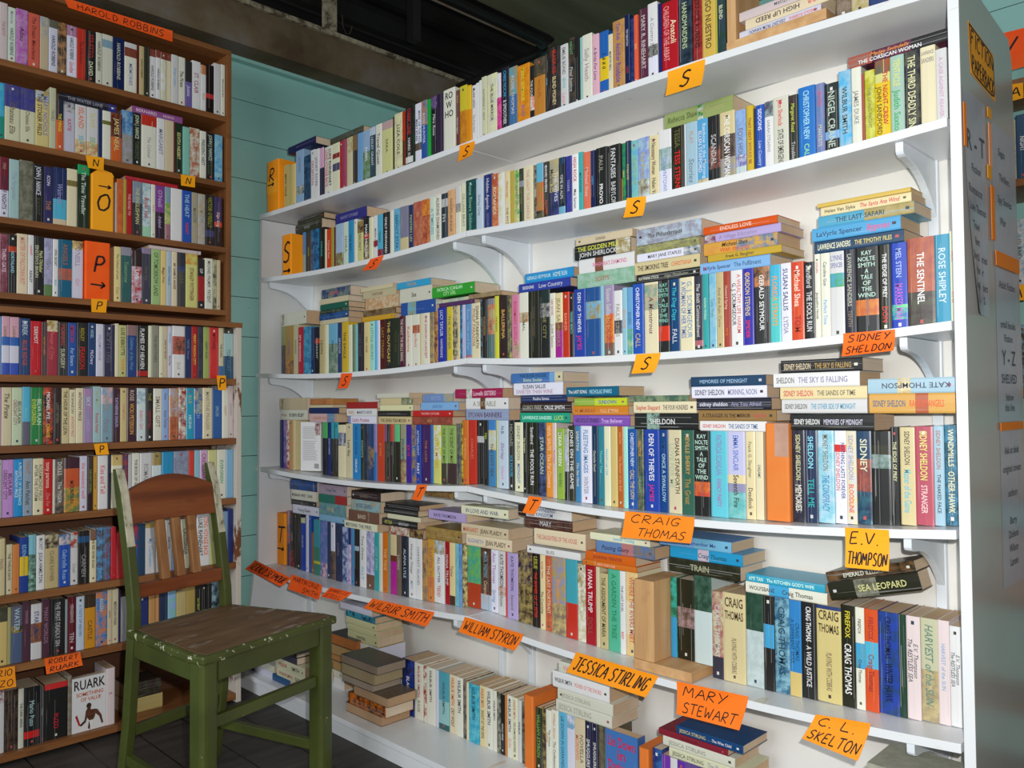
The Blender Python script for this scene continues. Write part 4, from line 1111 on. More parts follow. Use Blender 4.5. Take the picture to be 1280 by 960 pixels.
6 L 12510 14360 2960 406 15810 0 eee|334:WILBUR SMITH;d88:POWER OF THE SWORD|white paperback with dark grey lettering, second down in sixth stack from left, bottom white shelf
6 L 12400 14190 2670 286 15803 0 ddc|aa9:JESSICA STIRLING;|white paperback with grey lettering, third down in sixth stack from left, bottom white shelf
6 L 12430 14240 2370 296 15798 0 ddc|aa9:JESSICA STIRLING;|white paperback with grey lettering, lowest in sixth stack from left, bottom white shelf
6 L 8940 10600 2782 180 15813 0 147|cb8:JESSICA STIRLING;dde:The Wise Child|navy paperback with pale yellow lettering, topmost in seventh stack from left, bottom white shelf
6 L 9300 11080 2638 140 15806 0 823|522:THE HIRING FAIR|
6 L 9140 10970 2424 210 15818 0 ddc|998:JESSICA STIRLING;|white paperback with grey lettering, third down in seventh stack from left, bottom white shelf
6 L 8900 10800 2210 210 15809 0 ddb|665:JESSICA STIRLING;99a:The Blue Gown|
7 L 26480 28410 653 243 14528 0 dde.15/336.15/dde||
7 L 25290 26480 653 233 14511 0 258||
7 L 26400 28030 900 230 14532 0 ddc||
7 L 24285 26185 890 286 14515 0 ddb|b44:WILBUR SMITH;543:EAGLE|
7 L 24345 26245 1180 326 14505 0 ddb|b44:WILBUR;543:SMITH|
7 L 24840 26220 1510 226 14503 0 445||
7 L 24880 26050 1740 130 14507 0 211||
9 L 23770 24630 997 250 15611 0 ddc||
9 L 23700 24630 653 340 15627 0 eee||
9 P 22950 24610 2113 340 15611 0 a63~b74||
9 P 22960 24610 1769 340 15603 0 b96||
9 P 23840 24630 1555 210 15631 0 b85||
9 P 23850 24630 1251 300 15622 0 b96||
8 P 20400 22350 2142 250 14621 0 987||
8 P 20550 22330 1798 340 14622 0 a97||
8 P 20660 22280 1574 220 14625 0 a98||
8 P 19900 21670 1300 270 14634 0 b97||
8 L 20050 21970 940 356 14654 0 421~d72||
8 P 20235 22135 653 283 14658 0 b97||
2 L 4780 6610 16900 230 16244 0 b54~965.25/423~735.4/222|d83:Madge Swindells+eee:THE CORSICAN WOMAN|magenta and black paperback, lying alone as fourth stack from left, second white shelf
1 L 25410 27310 19700 260 15609 0 225||
1 L 22480 24440 19390 220 15617 0 343~554||
1 L 6870 8650 17941 180 15614 0 dde|!d66:HAROLD ROBBINS;446:DESCENT FROM XANADU|white paperback with red lettering, lowest in third stack from left, top white shelf
1 L 6660 8510 18125 210 15613 0 edb|!d33:WILBUR;433:HIGH UP REED|
1 L 6760 8640 18339 190 15600 0 dcc|!667:THE STORM|
1 S 6290 6580 17632 1792 15623 0 765~987||
1 S 5960 6290 17620 1792 15633 0 b87~cba||
1 S 5590 5960 17605 1792 15629 0 347||
1 S 5280 5590 17588 1792 15604 0 ddc||
A S 6250 6470 20600 1730 27577 0 dcc|b88:THE BETSY|
A S 6470 6690 20600 1670 27598 0 ded|a8b:Memories;556:HAROLD ROBBINS|
A S 6690 7010 20600 1700 27588 0 c9c~b6b|534:Adieu|pink and magenta paperback, between white and red books, top brown shelf
A S 7010 7340 20600 1690 27608 0 d65|732:The Dream Merchants|red paperback with maroon lettering, between pink-magenta and cream-pale blue books, top brown shelf
A S 7340 7580 20600 1680 27602 0 cb9~9ab.4/cb9||
A S 7580 7830 20600 1650 27575 0 665.15/dde|;334:HAROLD ROBBINS|
A S 7830 8080 20600 1660 27583 0 432~b85||
A S 8080 8390 20600 1660 27607 0 b8a.2/eef|;445:HAROLD ROBBINS;d66:Goodbye|white and pink paperback with dark grey lettering, between brown-tan and red books, top brown shelf
A S 8390 8640 20600 1650 27588 0 c32|722:The Inheritors|
A S 8640 8940 20600 1660 27587 0 222|b33:STILETTO;ddb:DAVID|black paperback with red lettering, between red and white books, top brown shelf
A S 8940 9130 20600 1690 27588 0 ddc|554:HAROLD ROBBINS|
A S 9130 9460 20600 1710 27601 0 ddc.1/8ab.15/ddc||white and pale blue paperback, between white and navy books, top brown shelf
A S 9460 9820 20600 1720 27607 0 125|ccb:HAROLD ROBBINS|navy paperback with pale grey lettering, between white-pale blue and white-red books, top brown shelf
A S 9820 10210 20600 1660 27591 0 ddd.1/843.18/eed|;88b:MEMORIES|white and red paperback with pale blue lettering, between navy and maroon books, top brown shelf
A S 10210 10290 20600 1690 27609 0 622||
A S 10290 10450 20600 1670 27594 0 cb8|443:HAROLD ROBBINS|
A S 10450 10620 20600 1690 27574 0 332||
A S 10620 10830 20600 1680 27603 0 843.15/eee|;445:HAROLD ROBBINS|
A S 10830 10990 20600 1700 27587 0 843.15/eee|;445:HAROLD ROBBINS|
A S 10990 11160 20600 1680 27572 0 843.15/eee~ddb||
A S 11160 11350 20600 1700 27609 0 843.15/edc||
A S 11350 11580 20600 1700 27571 0 ddd|6ac:Dream Lovers|
A S 11580 11830 20600 1700 27593 0 eed|333:The Pirate|
A S 11830 12070 20600 1640 27589 0 333.45/76a|;dde:Justice|
A S 12070 12380 20600 1720 27605 0 eee|a57:ST. CLAIR|
A S 12380 12570 20600 1650 27586 0 c85.2/eee|;c85:WAY|
A S 12570 12850 20600 1720 27579 0 211.6/c33.1/211||
A S 12850 13100 20600 1850 27581 0 ddd||
A S 13100 13262 20600 1870 27578 0 eed|444:Where Love Has Gone|
B S 6240 6410 18230 1690 27592 0 3ad~5bd.6/298||
B S 6410 6820 18230 1700 27584 0 449~558.4/ddb|;765:Chateau Ella|cream and blue paperback, eighth left of the left N note, second brown shelf
B S 6820 7230 18230 1700 27600 0 449~558.4/ddb|;765:Chateau Ella|cream and blue paperback, seventh left of the left N note, second brown shelf
B S 7230 7610 18230 1730 27580 0 b76~bcd.2/dc8|543:THE STOKER FIELD+88b:MARY NICHOLS|pale yellow paperback with brown lettering, sixth left of the left N note, second brown shelf
B S 7610 7800 18230 1910 27584 0 cca|887:TRAVELS|
B S 7800 8010 18230 1586 27580 0 234.4/d63|ed3:THE MIRAGE|
B S 8010 8350 18230 1586 27609 0 ccc~889.2/ccd|c45:KATIE|white paperback with red lettering, third left of the left N note, second brown shelf
B S 8350 8690 18230 1586 27604 0 ddd.7/c96~ecb|e75:ISLAND;6bc:SEA|white and tan paperback, second left of the left N note, second brown shelf
B S 8690 9030 18230 1586 27604 0 ddd.7/c96~ecb|dc7:ISLAND;8b8:SEA|white and tan paperback, just left of the left N note, second brown shelf
B S 9030 9150 18230 1586 27595 0 236||
B S 9150 9410 18230 1586 27586 0 eed.2/773.08/eed||
B S 9410 9750 18230 1586 27576 0 522~842.5/d62|dc8:JAMES NEAL|orange and maroon paperback, third right of the left N note, second brown shelf
B S 9750 10100 18230 1766 27603 0 47b~8bd.45/998~aab||grey and blue paperback, fourth right of the left N note, second brown shelf
B S 10100 10360 18230 1766 27590 0 222|cdb:JOHN J. NANCE;564:TURBULENCE|
B S 10360 10860 18230 1766 27572 0 c32.2/eed|;999:The Colonel|white and red paperback, sixth right of the left N note, second brown shelf
B S 10860 11140 18230 1766 27577 0 eee|889:MARGARET|
B S 11140 11440 18230 1766 27574 0 dca||
B S 11440 11490 18230 1766 27599 0 723||
B S 11490 11750 18230 1766 27606 0 232|dd8:EDITH NESBIT|
B S 11750 11990 18230 1680 27578 0 8cb||
B S 11990 12350 18230 1720 27602 0 ddc~b64||white and orange paperback, just right of the right N note, second brown shelf
B S 12350 12580 18230 1680 27583 0 eed|346:FREDERIC NEST|
B S 12580 12890 18230 1680 27597 0 222|bcb:JOHN J. NANCE;453:MEDUSA|
B S 12890 13190 18230 1680 27605 0 5ad~9cd||
B L 7870 9570 19820 260 27595 0 223.85/338|99a:THE WATER LANE|
B L 10070 11740 20000 220 27602 0 959|ecd:BERNARD;ecd:NORTH|
C S 6300 6540 15910 1800 27585 0 723.55/dde|a87:FIRE;435:WAR OF NIGHTS|maroon and white paperback with beige lettering, eighth left of the O block, third brown shelf
C S 6540 6810 15910 1780 27570 0 acc|9ab:The Forgotten|pale blue paperback, seventh left of the O block, third brown shelf
C S 6810 7190 15910 1820 27590 0 665~887||olive paperback, sixth left of the O block, third brown shelf
C S 7190 7470 15910 1780 27593 0 222|dde:JOHN J. NANCE;554:BLACKOUT|black paperback with white lettering, fifth left of the O block, third brown shelf
C S 7470 7730 15910 1740 27577 0 336|dde:ICON;b74:THE|navy paperback with white lettering, fourth left of the O block, third brown shelf
C S 7730 8120 15910 1790 27586 0 236.55/5bd.35/dca|99c:Waitress|navy and turquoise paperback, third left of the O block, third brown shelf
C S 8120 8420 15910 1820 27583 0 edc.2/874.1/edc||cream paperback, second left of the O block, third brown shelf
C S 8420 8770 15910 2010 27571 0 2a6.15/232|cdc:The Time Traveller|black and green paperback with white lettering, just left of the O block, third brown shelf
C S 9540 9600 15910 1650 27582 0 dcc||
C S 9600 9810 15910 1780 27585 0 c63~d73|c42:ORDINARY|
C S 9810 9900 15910 1806 27589 0 ba4||
C S 9900 10090 15910 1806 27598 0 b22|ebb:THE ROAD TO|
C S 10090 10410 15910 1806 27586 0 89a.4/333|cc9:THE ENGLISHMAN|black and pale blue paperback, fifth right of the O block, third brown shelf
C S 10410 10700 15910 1806 27609 0 dee~9bc.8/adb|b34:Bridal Veil|
C S 10700 10840 15910 1806 27603 0 eed|d75:THE RED|
C S 10840 11150 15910 1806 27607 0 849.5/323|bad:O'Neill;bad:Ireland|purple and black paperback with lilac lettering, eighth right of the O block, third brown shelf
C S 11150 11350 15910 1806 27598 0 8ab.3/cc8~7a5.4/a78||
C S 11350 11740 15910 1806 27597 0 eee||white paperback, sixth left of the teal wall, third brown shelf
C S 11740 12070 15910 1800 27591 0 25b|acd:THE HEAT;d33:HEART|
C S 12070 12290 15910 1790 27602 0 aa9~ba8|776:MASTER|
C S 12290 12550 15910 1780 27585 0 bbb~ba8|998:MASTER|
C S 12550 12890 15910 1800 27594 0 222.7/447.12/222|992:VICTOR O'REILLY;|
C S 12890 13170 15910 1780 27597 0 436.5/d53.1/322|ecc:Edge Song|
C L 9860 11580 17720 130 27591 0 b23||
D S 6320 6540 13680 1740 27581 0 734~956|ecd:THIRD GATE|
D S 6540 6760 13680 1750 27573 0 222.2/c42.1/222|;9cd:NORTHLAND;|
D S 6760 7060 13680 1810 27573 0 edb|d88:MASTER OF FALCONHURST|cream paperback with pink lettering, seventh left of the P block, fourth brown shelf
D S 7060 7220 13680 1810 27584 0 eee|d45:HARRIET;334:ASHLEY|
D S 7220 7500 13680 1810 27593 0 222|cca:EINSTEIN'S BRAIN+dd9:Mark Olshaker|black paperback with cream lettering, fifth left of the P block, fourth brown shelf
D S 7500 7740 13680 1780 27600 0 bbd~99b.8/685|889:Island|pale blue and green paperback, fourth left of the P block, fourth brown shelf
D S 7740 7900 13680 1780 27599 0 eee|443:OPEN SECRET;6bb:BEARS|
D S 7900 8280 13680 1800 27582 0 168.5/c65~865.2/168|a64:ANGELS;|turquoise paperback with tan lettering, second left of the P block, fourth brown shelf
D S 8280 8610 13680 1810 27607 0 865~eb9.15/dde|a9b:O'NEILL;d9b:Girl|white paperback with lilac lettering, just left of the P block, fourth brown shelf
D S 9530 9740 13680 1790 27581 0 ed9|764:The Colours of Love;b96:Eden|
D S 9740 10080 13680 1810 27599 0 99a.15/366|8a7:Tomorrow|dark teal and grey paperback, second right of the P block, fourth brown shelf
D S 10080 10400 13680 1730 27573 0 322.3/dcd~b33|eee:LIVE|white and black paperback, third right of the P block, fourth brown shelf
D S 10400 10710 13680 1866 27600 0 98a.1/445|665:Time Bay|dark grey paperback with olive lettering, fourth right of the P block, fourth brown shelf
D S 10710 11020 13680 1866 27597 0 ac8|564:OF TOMORROW LAND|pale green paperback with dark green lettering, fifth right of the P block, fourth brown shelf
D S 11020 11220 13680 1866 27608 0 eb9|854:Maggie Priest|
D S 11220 11390 13680 1866 27606 0 bcd|48b:SEVEN PEBBLES|
D S 11390 11580 13680 1866 27598 0 edb|432:MY NAME IS ANGER|
D S 11580 11870 13680 1866 27604 0 334.25/347.1/444|665:DARK|
D S 11870 12290 13680 1866 27600 0 dd7~d94.2/dd8|;722:STANLEY POTTINGER|pale yellow paperback with maroon lettering, fifth left of the teal wall, fourth brown shelf
D S 12290 12540 13680 1730 27594 0 222.35/a22.5/222|eee:OF;|
D S 12540 12830 13680 1780 27578 0 eed|665:MICHAEL PALMER;665:PATIENT|
D S 12830 12970 13680 1770 27591 0 443~cc9||
D S 12970 13120 13680 1770 27606 0 dca||
D L 10630 12390 15550 120 27580 0 dcc||
E S 6190 6310 11240 1700 27259 0 6ad||
E S 6310 6520 11240 1710 27242 0 dab.35/36b~26b.15/dde.3/35b|875:Louise;|
E S 6520 6760 11240 1700 27236 0 dab.35/36b~26b.15/dde.3/35b|875:Louise;|pink and blue paperback with brown lettering, between pink-blue and navy books, fifth brown shelf
E S 6760 7050 11240 1680 27220 0 247|bcd:DEREK;b54:BLUE RIDGE|navy paperback with pale blue lettering, between pink-blue and red books, fifth brown shelf
E S 7050 7350 11240 1620 27236 0 c12|edd:DERMOT;700:|red paperback with white lettering, between navy and maroon books, fifth brown shelf
E S 7350 7500 11240 1610 27227 0 422|d84:ALMOST A HERO|
E S 7500 7800 11240 1670 27246 0 edb~a65.2/a34|c66:Passage of Time|red paperback, between maroon and black books, fifth brown shelf
E S 7800 8080 11240 1640 27256 0 333|b44:MORNING;cca:SURGERY|black paperback with red lettering, between red and blue books, fifth brown shelf
E S 8080 8330 11240 1640 27256 0 25a|b34:AMERICAN;acd:For Sisters|
E S 8330 8650 11240 1660 27245 0 222|a92:RIDLEY;c22:PEARSON|black paperback with yellow lettering, between blue and navy books, fifth brown shelf
E S 8650 8880 11240 1670 27235 0 247|acd:NIGEL;dde:McCrery|
E S 8880 9100 11240 1650 27224 0 dde|99c:WILLIAM'S HOUSE|
E S 9100 9450 11240 1650 27248 0 335|667:EMPTY TREE|navy paperback, between white and cream books, fifth brown shelf
E S 9450 9570 11240 1700 27242 0 edc||
E S 9570 9810 11240 1660 27249 0 cc8|332:LUIS DEBIOTTE;d93:TENDER|
E S 9810 10120 11240 1680 27235 0 977.2/248|;69b:Children of the West|blue and pink paperback, between pale yellow and black books, fifth brown shelf
E S 10120 10490 11240 1690 27255 0 222.88/b22.1/222|eee:FLAMES OF HEAVEN|black paperback with white lettering, between blue-pink and cream books, fifth brown shelf
E S 10490 10600 11240 1700 27229 0 eec||
E S 10600 10840 11240 1720 27232 0 998|665:THE BROTHERS|
E S 10840 10970 11240 1710 27231 0 eec||
E S 10970 11120 11240 1720 27245 0 dca|443:DARK OF THE SUN|
E S 11120 11270 11240 1730 27256 0 dde|5ad:THE WILD;445:Percy Fox|
E S 11270 11690 11240 1750 27227 0 eee.2/c65~543.35/eee|;;ba8:Doll|white and red paperback with beige lettering, sixth left of the P note, fifth brown shelf
E S 11690 11930 11240 1770 27245 0 236|789:NIGEL Moon|
E S 11930 12140 11240 1775 27251 0 b22|ec5:PERRY MASON CITY|
E S 12140 12330 11240 1775 27229 0 445~334||
E S 12330 12540 11240 1775 27223 0 ab6|443:HAPPY RUIN|
E S 12540 12890 11240 1775 27243 0 d33|512:MICHAEL;|red paperback with maroon lettering, just left of the P note, fifth brown shelf
E S 12890 13070 11240 1775 27253 0 dcb.75/47a|445:THE DARK|
E S 13070 13432 11240 1775 27255 0 332.1/acc.45/257|;678:TOM PORT|pale blue and navy paperback, just left of the teal wall, fifth brown shelf
F S 6220 6320 9170 1680 27249 0 c9c||
F S 6320 6590 9170 1700 27237 0 dcb|543:The Pirate;|cream paperback with brown lettering, between pink and pale green books, sixth brown shelf
F S 6590 6860 9170 1700 27237 0 cdb|a56:CRESCENT CITY+445:BELVA PLAIN|pale green paperback with red lettering, between cream and turquoise-navy books, sixth brown shelf
F S 6860 7070 9170 1720 27241 0 5bd.6/667|7cd:Stories|
F S 7070 7410 9170 1710 27256 0 284|cd5:EVERGREEN+cec:BELVA PLAIN|green paperback with yellow lettering, eighth left of the P note, sixth brown shelf
F S 7410 7680 9170 1710 27232 0 222~d53|eee:MICHAEL PYE;ec3:CHAOS|black and red paperback with white lettering, seventh left of the P note, sixth brown shelf
F S 7680 7910 9170 1700 27231 0 322|776:LOST METERS|
F S 7910 8130 9170 1700 27244 0 dba|432:THE HOUR OF THE LION|
F S 8130 8320 9170 1650 27259 0 edc|456:THE SAVAGE DAY;d77:ANTHONY PRICE|
F S 8320 8530 9170 1700 27227 0 edc|444:ANTHONY PRICE;|
F S 8530 8800 9170 1690 27221 0 99b~b8b|ccd:SKY;aac:HIGH|pale blue and pink paperback, second left of the P note, sixth brown shelf
F S 8800 9040 9170 1760 27225 0 acc|bb8:Island Moon;c45:Rosetta Parker|
F S 9040 9400 9170 1730 27243 0 dbb~8ac.3/8ab|a98:LOUISE;889:Fancy|pale blue and pink paperback, just right of the P note, sixth brown shelf
F S 9400 9620 9170 1700 27244 0 423|bad:KATHERINE DEAUX|
F S 9620 9820 9170 1720 27227 0 db9|c97:NORMANDIE|
F S 9820 10130 9170 1720 27228 0 423|cba:ROSE;da5:VICKI PETERSON|magenta paperback with cream lettering, fourth right of the P note, sixth brown shelf
F S 10130 10420 9170 1720 27244 0 dee~9bc.3/dee|;d78:Adam's Girl|
F S 10420 10660 9170 1730 27246 0 222|993:THE;a33:NIGHT FALL|
F S 10660 10950 9170 1710 27248 0 eed|987:SMALL GIFT|
F S 10950 11160 9170 1710 27249 0 9be|667:Rosie;667:Rosie Thomas|
F S 11160 11490 9170 1720 27222 0 c96~bbc.55/c74~a53|a65:Past Parting|orange and tan paperback with red lettering, eighth left of the teal wall, sixth brown shelf
F S 11490 11750 9170 1750 27239 0 eed~a33|778:THE LITTLE|
F S 11750 12020 9170 1740 27253 0 2ac|bb8:BLUE;dee:HELENA|
F S 12020 12320 9170 1730 27258 0 36b~bb8.5/36b|9bd:BEACH|
F S 12320 12660 9170 1750 27233 0 edc|a98:MARTINE PRAGER|
F S 12660 13020 9170 1710 27254 0 36a|9bc:SPICES|
F S 13020 13250 9170 1740 27246 0 eed|c97:VANITY|
F S 13250 13432 9170 1830 27257 0 dcc|99a:CHICKEN|
G S 6230 6350 7080 1690 27229 0 bbb||
G S 6350 6650 7080 1680 27248 0 c9d|745:CRESCENT CITY+434:BELVA PLAIN|lilac paperback with magenta lettering, between pale grey and blue books, seventh brown shelf
G S 6650 6890 7080 1680 27254 0 29d|dee:ANTHONY PRICE+cee:A PROSPECT OF VENGEANCE|blue paperback with white lettering, between lilac and pale blue books, seventh brown shelf
G S 6890 7150 7080 1690 27239 0 9ab|a75:NIGHT;455:Ann Patchet|pale blue paperback with tan lettering, between blue and cream books, seventh brown shelf
G S 7150 7430 7080 1680 27224 0 edc|665:AFTER THE STORM+776:ROSAMOND FIELD|cream paperback with olive lettering, between pale blue and red books, seventh brown shelf
G S 7430 7680 7080 1650 27228 0 c22|ecb:tony parsons;d88:One For|red paperback with cream lettering, between cream and white books, seventh brown shelf
G S 7680 7750 7080 1630 27226 0 ddc||
G S 7750 7990 7080 1640 27224 0 876~444|ddd:DOLLS;ddd:The TIGER|
G S 7990 8430 7080 1660 27226 0 423.2/c63~d53.35/d93~685|;433:MOUNTAIN|orange and magenta paperback, seventh left of the chair post, seventh brown shelf
G S 8430 8660 7080 1690 27245 0 dde|d78:the weekend wolf|
G S 8660 8820 7080 1670 27224 0 322|894:THE PARTY SISTERS|
G S 8820 8960 7080 1660 27250 0 da4|653:THE BLACK SUN|
G S 8960 9260 7080 1680 27249 0 eee|d66:Kiss and Tell|white paperback with red lettering, third left of the chair post, seventh brown shelf
G S 9260 9360 7080 1690 27253 0 334||
G S 9360 9700 7080 1680 27252 0 db8.2/eec||cream and tan paperback, just left of the chair post, seventh brown shelf
G S 9700 9880 7080 1700 27249 0 336~a33||
G S 9880 10000 7080 1670 27257 0 ccc||
G S 10000 10240 7080 1710 27258 0 eed|335:THE BOOK OF GHOSTS|
G S 10240 10630 7080 1700 27245 0 ddd|999:ROMANCE|white paperback with grey lettering, fourth right of the chair post, seventh brown shelf
G S 10630 10940 7080 1700 27259 0 a75.25/dee||white and tan paperback, fifth right of the chair post, seventh brown shelf
G S 10940 11320 7080 1700 27224 0 29c||turquoise paperback, sixth right of the chair post, seventh brown shelf
G S 11320 11840 7080 1710 27224 0 88a~9ab||pale blue paperback, seventh left of the teal wall, seventh brown shelf
G S 11840 12030 7080 1710 27223 0 d43||
G S 12030 12220 7080 1710 27228 0 9cd||
G S 12220 12500 7080 1710 27235 0 dbd|a48:CRESCENT CITY|
G S 12500 12840 7080 1700 27238 0 dd9|654:HOME|
G S 12840 13170 7080 1700 27247 0 eed|4a7:EVERGREEN|
G S 13170 13432 7080 1690 27250 0 8bd||
H S 6250 6450 4850 1640 27223 0 dba|976:TRAVEL|
H S 6450 6470 4850 1590 27236 0 543||
H S 6470 6640 4850 1450 27242 0 dcb|333:THE TWELVE DAYS|
H S 6640 6820 4850 1430 27235 0 d84||
H S 6820 7050 4850 1610 27225 0 249.35/ec2.35/249|8bd:EDEN;|
H S 7050 7260 4850 1660 27244 0 8cd.35/465~9cb||
H S 7260 7490 4850 1620 27235 0 eee|889:SECRET;445:JULIA HAMILTON|
H S 7490 7870 4850 1600 27247 0 432~cba.25/cb8|;875:CLAIRE RAYNER|pale yellow and brown paperback, ninth left of the chair post, eighth brown shelf
H S 7870 8190 4850 1570 27240 0 dcc~47a.2/25b|;9bd:Gabrielle Ross|blue paperback with pale blue lettering, eighth left of the chair post, eighth brown shelf
H S 8190 8410 4850 1600 27259 0 cdd~b43.3/ddd|;999:Coast|
H S 8410 8740 4850 1610 27258 0 222.1/258.12/222|;999:CARMEN|black paperback with grey lettering, sixth left of the chair post, eighth brown shelf
H S 8740 8930 4850 1620 27223 0 865.2/edc|443:THE RED RIVER ROAD|
H S 8930 9140 4850 1660 27250 0 6ad~556||
H S 9140 9360 4850 1650 27249 0 58b~655|a34:The Rose|
H S 9360 9520 4850 1640 27232 0 c23||
H S 9520 9940 4850 1450 27225 0 b33||red paperback, just left of the chair post, eighth brown shelf
H S 9940 10200 4850 1640 27239 0 b33~259.45/36a|;9bd:Oliver|
H S 10200 10420 4850 1640 27234 0 246||
H S 10420 10760 4850 1650 27249 0 b76.1/ddd|;7ad:My Confession|white paperback with blue lettering, third right of the chair post, eighth brown shelf
H S 10760 11080 4850 1640 27257 0 eee||
H S 11080 11290 4850 1680 27235 0 eee|445:CARLYON|
H S 11290 11580 4850 1660 27232 0 9be||
H S 11580 11880 4850 1660 27240 0 eec|345:CROSSINGS|
H S 11880 12120 4850 1760 27248 0 b33||
H S 12120 12590 4850 1760 27252 0 eee|333:LUKE RHINEHART+e62:LONG VOYAGE BACK|white paperback with black lettering, fourth left of the teal wall, eighth brown shelf
H S 12590 12830 4850 1730 27243 0 cc8|665:RIVERS|
H S 12830 13230 4850 1770 27232 0 8ac||pale blue paperback, second left of the teal wall, eighth brown shelf
H S 13230 13432 4850 1840 27233 0 237||
I S 6260 6530 2830 1670 27254 0 443~554.25/da8||
I S 6530 6620 2830 1650 27241 0 aa7||
I S 6620 6910 2830 1660 27222 0 667.35/b76~332.12/568|acd:WATER;|blue and navy paperback, fifth left of the two-line orange note, ninth brown shelf
I S 6910 7130 2830 1720 27237 0 534|978:DANGER;|magenta paperback with mauve lettering, fourth left of the two-line orange note, ninth brown shelf
I S 7130 7420 2830 1630 27230 0 ddd.35/446~a62.35/ddd|448:STAR;|white and navy paperback, third left of the two-line orange note, ninth brown shelf
I S 7420 7650 2830 1710 27247 0 534|978:MANY WORLDS|
I S 7650 8050 2830 1680 27223 0 222|bbb:THE FIRST DEADLY SIN|black paperback with pale grey lettering, just left of the two-line orange note, ninth brown shelf
I S 8050 8120 2830 1620 27231 0 9aa||
I S 8120 8360 2830 1670 27224 0 612|cbb:VENGEANCE;cbb:TEN|
I S 8360 8600 2830 1640 27239 0 cde|68b:A TASTE OF HEAVEN|
I S 8600 8930 2830 1660 27259 0 432.25/d92|;853:CASTLE|orange and brown paperback, fourth right of the two-line orange note, ninth brown shelf
I S 8930 9270 2830 1680 27242 0 38c~d84|ade:ALLEN;|blue and orange paperback, fourth left of the chair post, ninth brown shelf
I S 9270 9400 2830 1700 27235 0 dca|654:BOOKS|
I S 9400 9610 2830 1690 27257 0 dcb|654:MERIDIAN PARK|
I S 9610 9660 2830 1650 27224 0 225||
I S 9660 10130 2830 1420 27234 0 aaa||grey paperback, just right of the chair post, ninth brown shelf
I S 10130 10540 2830 1350 27252 0 237||navy paperback, second right of the chair post, ninth brown shelf
I S 10540 10730 2830 1360 27220 0 c95||
I S 10730 10880 2830 1360 27251 0 d95||
I S 10880 11150 2830 1360 27234 0 235||
I S 11150 11430 2830 1350 27221 0 8cb~9be||
I S 11430 11770 2830 1300 27230 0 ca8||
I S 11770 12080 2830 1410 27238 0 b96||
I S 12080 12290 2830 1400 27235 0 222|cc3:Sun Band|
I S 12290 12460 2830 1390 27241 0 222||
I S 12460 12650 2830 1380 27222 0 222||
I S 12650 12940 2830 1410 27229 0 234~9bc||
J S 6290 6470 330 1780 27259 0 ddd~945.2/ddd||
J S 6470 6820 330 1750 27238 0 322~543||black and brown paperback, seventh left of the face-out book, bottom brown shelf
J S 6820 6970 330 1730 27239 0 ddc|333:THE DARK ARENA|
J S 6970 7380 330 1720 27223 0 222.75/d22.12/222|acc:Mario Puzo|black paperback with pale blue lettering, fifth left of the face-out book, bottom brown shelf
J S 7380 7510 330 1660 27231 0 333|aaa:FOOLS|
J S 7510 8150 330 1670 27258 0 d33.1/222|;c23:PUZO|black paperback with red lettering, third left of the face-out book, bottom brown shelf
J S 8150 8260 330 1790 27247 0 876~998||
J F 8260 9240 330 1660 27240 0 eee|*RUARK|white paperback facing out with bold black title and running figure, bottom brown shelf
J S 9240 9500 330 1760 27222 0 edd|a78:K|white paperback, just right of the face-out book, bottom brown shelf
K L 9970 11090 800 500 27616 0 322~443||black and dark grey paperback, topmost in stack, bottom brown shelf
K L 9970 11150 333 463 27631 0 b97||tan paperback, lowest in stack, bottom brown shelf"""

# ---------------------------------------------------------------- the room
XW, YW = 2.74, 2.938
mb = MB(); mb.box((-3.2, -2.6, -0.06), (3.3, 3.2, 0.0), FLOOR)
for i in range(1, 44):
    x = -3.2 + i * 0.15
    mb.box((x - 0.002, -2.6, 0.0), (x + 0.002, 3.0, 0.0006), IRON)
tag(mb.build('floor'), kind='structure')

def boards(axis, lo, hi, pitch, z_top, at, name, thick=0.02):
    """painted weatherboards one above the other, each a slab with a dark groove under it"""
    w_ = MB()
    z = z_top
    while z > 0.002:
        z0 = max(z - pitch, -0.0015)
        if axis == 'x':
            w_.box((lo, at, z0 + 0.0025), (hi, at + thick, z), TEAL)
        else:
            w_.box((at, lo, z0 + 0.0025), (at + thick, hi, z), TEAL)
        z -= pitch
    if axis == 'x':
        w_.box((lo, at + 0.004, 0.001), (hi, at + thick, z_top), IRON)
    else:
        w_.box((at + 0.004, lo, 0.001), (at + thick, hi, z_top), IRON)
    return tag(w_.build(name), kind='structure')
boards('x', -0.9, XW, 0.1525, 2.362, YW, 'wall_back')
boards('y', -1.2, 2.93, 0.1525, 2.499, XW, 'wall_right')

mb = MB()
mb.box((-0.9, 2.80, 2.365), (XW - .001, 3.0, 2.514), BEAM)
mb.box((-0.9, 2.785, 2.514), (XW - .001, 3.0, 2.532), LEDGE)
mb.box((-0.9, 2.905, 2.352), (XW - .001, 2.936, 2.365), TEAL)
tag(mb.build('ceiling_beam'), kind='structure')

# dark ribbed roof sheet seen through the gap between the beam and the ceiling boards
mb = MB()
N_ = 60
pr = []
for i in range(N_ + 1):
    t = i / N_
    y = 3.12 - 1.0 * t
    z = 2.535 + 0.62 * t
    pr.append((y, z + 0.022 * math.sin(t * 2 * PI * 8)))
for i in range(N_):
    a, b = pr[i], pr[i + 1]
    mb.poly([(-0.9, a[0], a[1]), (3.3, a[0], a[1]), (3.3, b[0], b[1]), (-0.9, b[0], b[1])], IRON)
tag(mb.build('roof'), kind='structure')

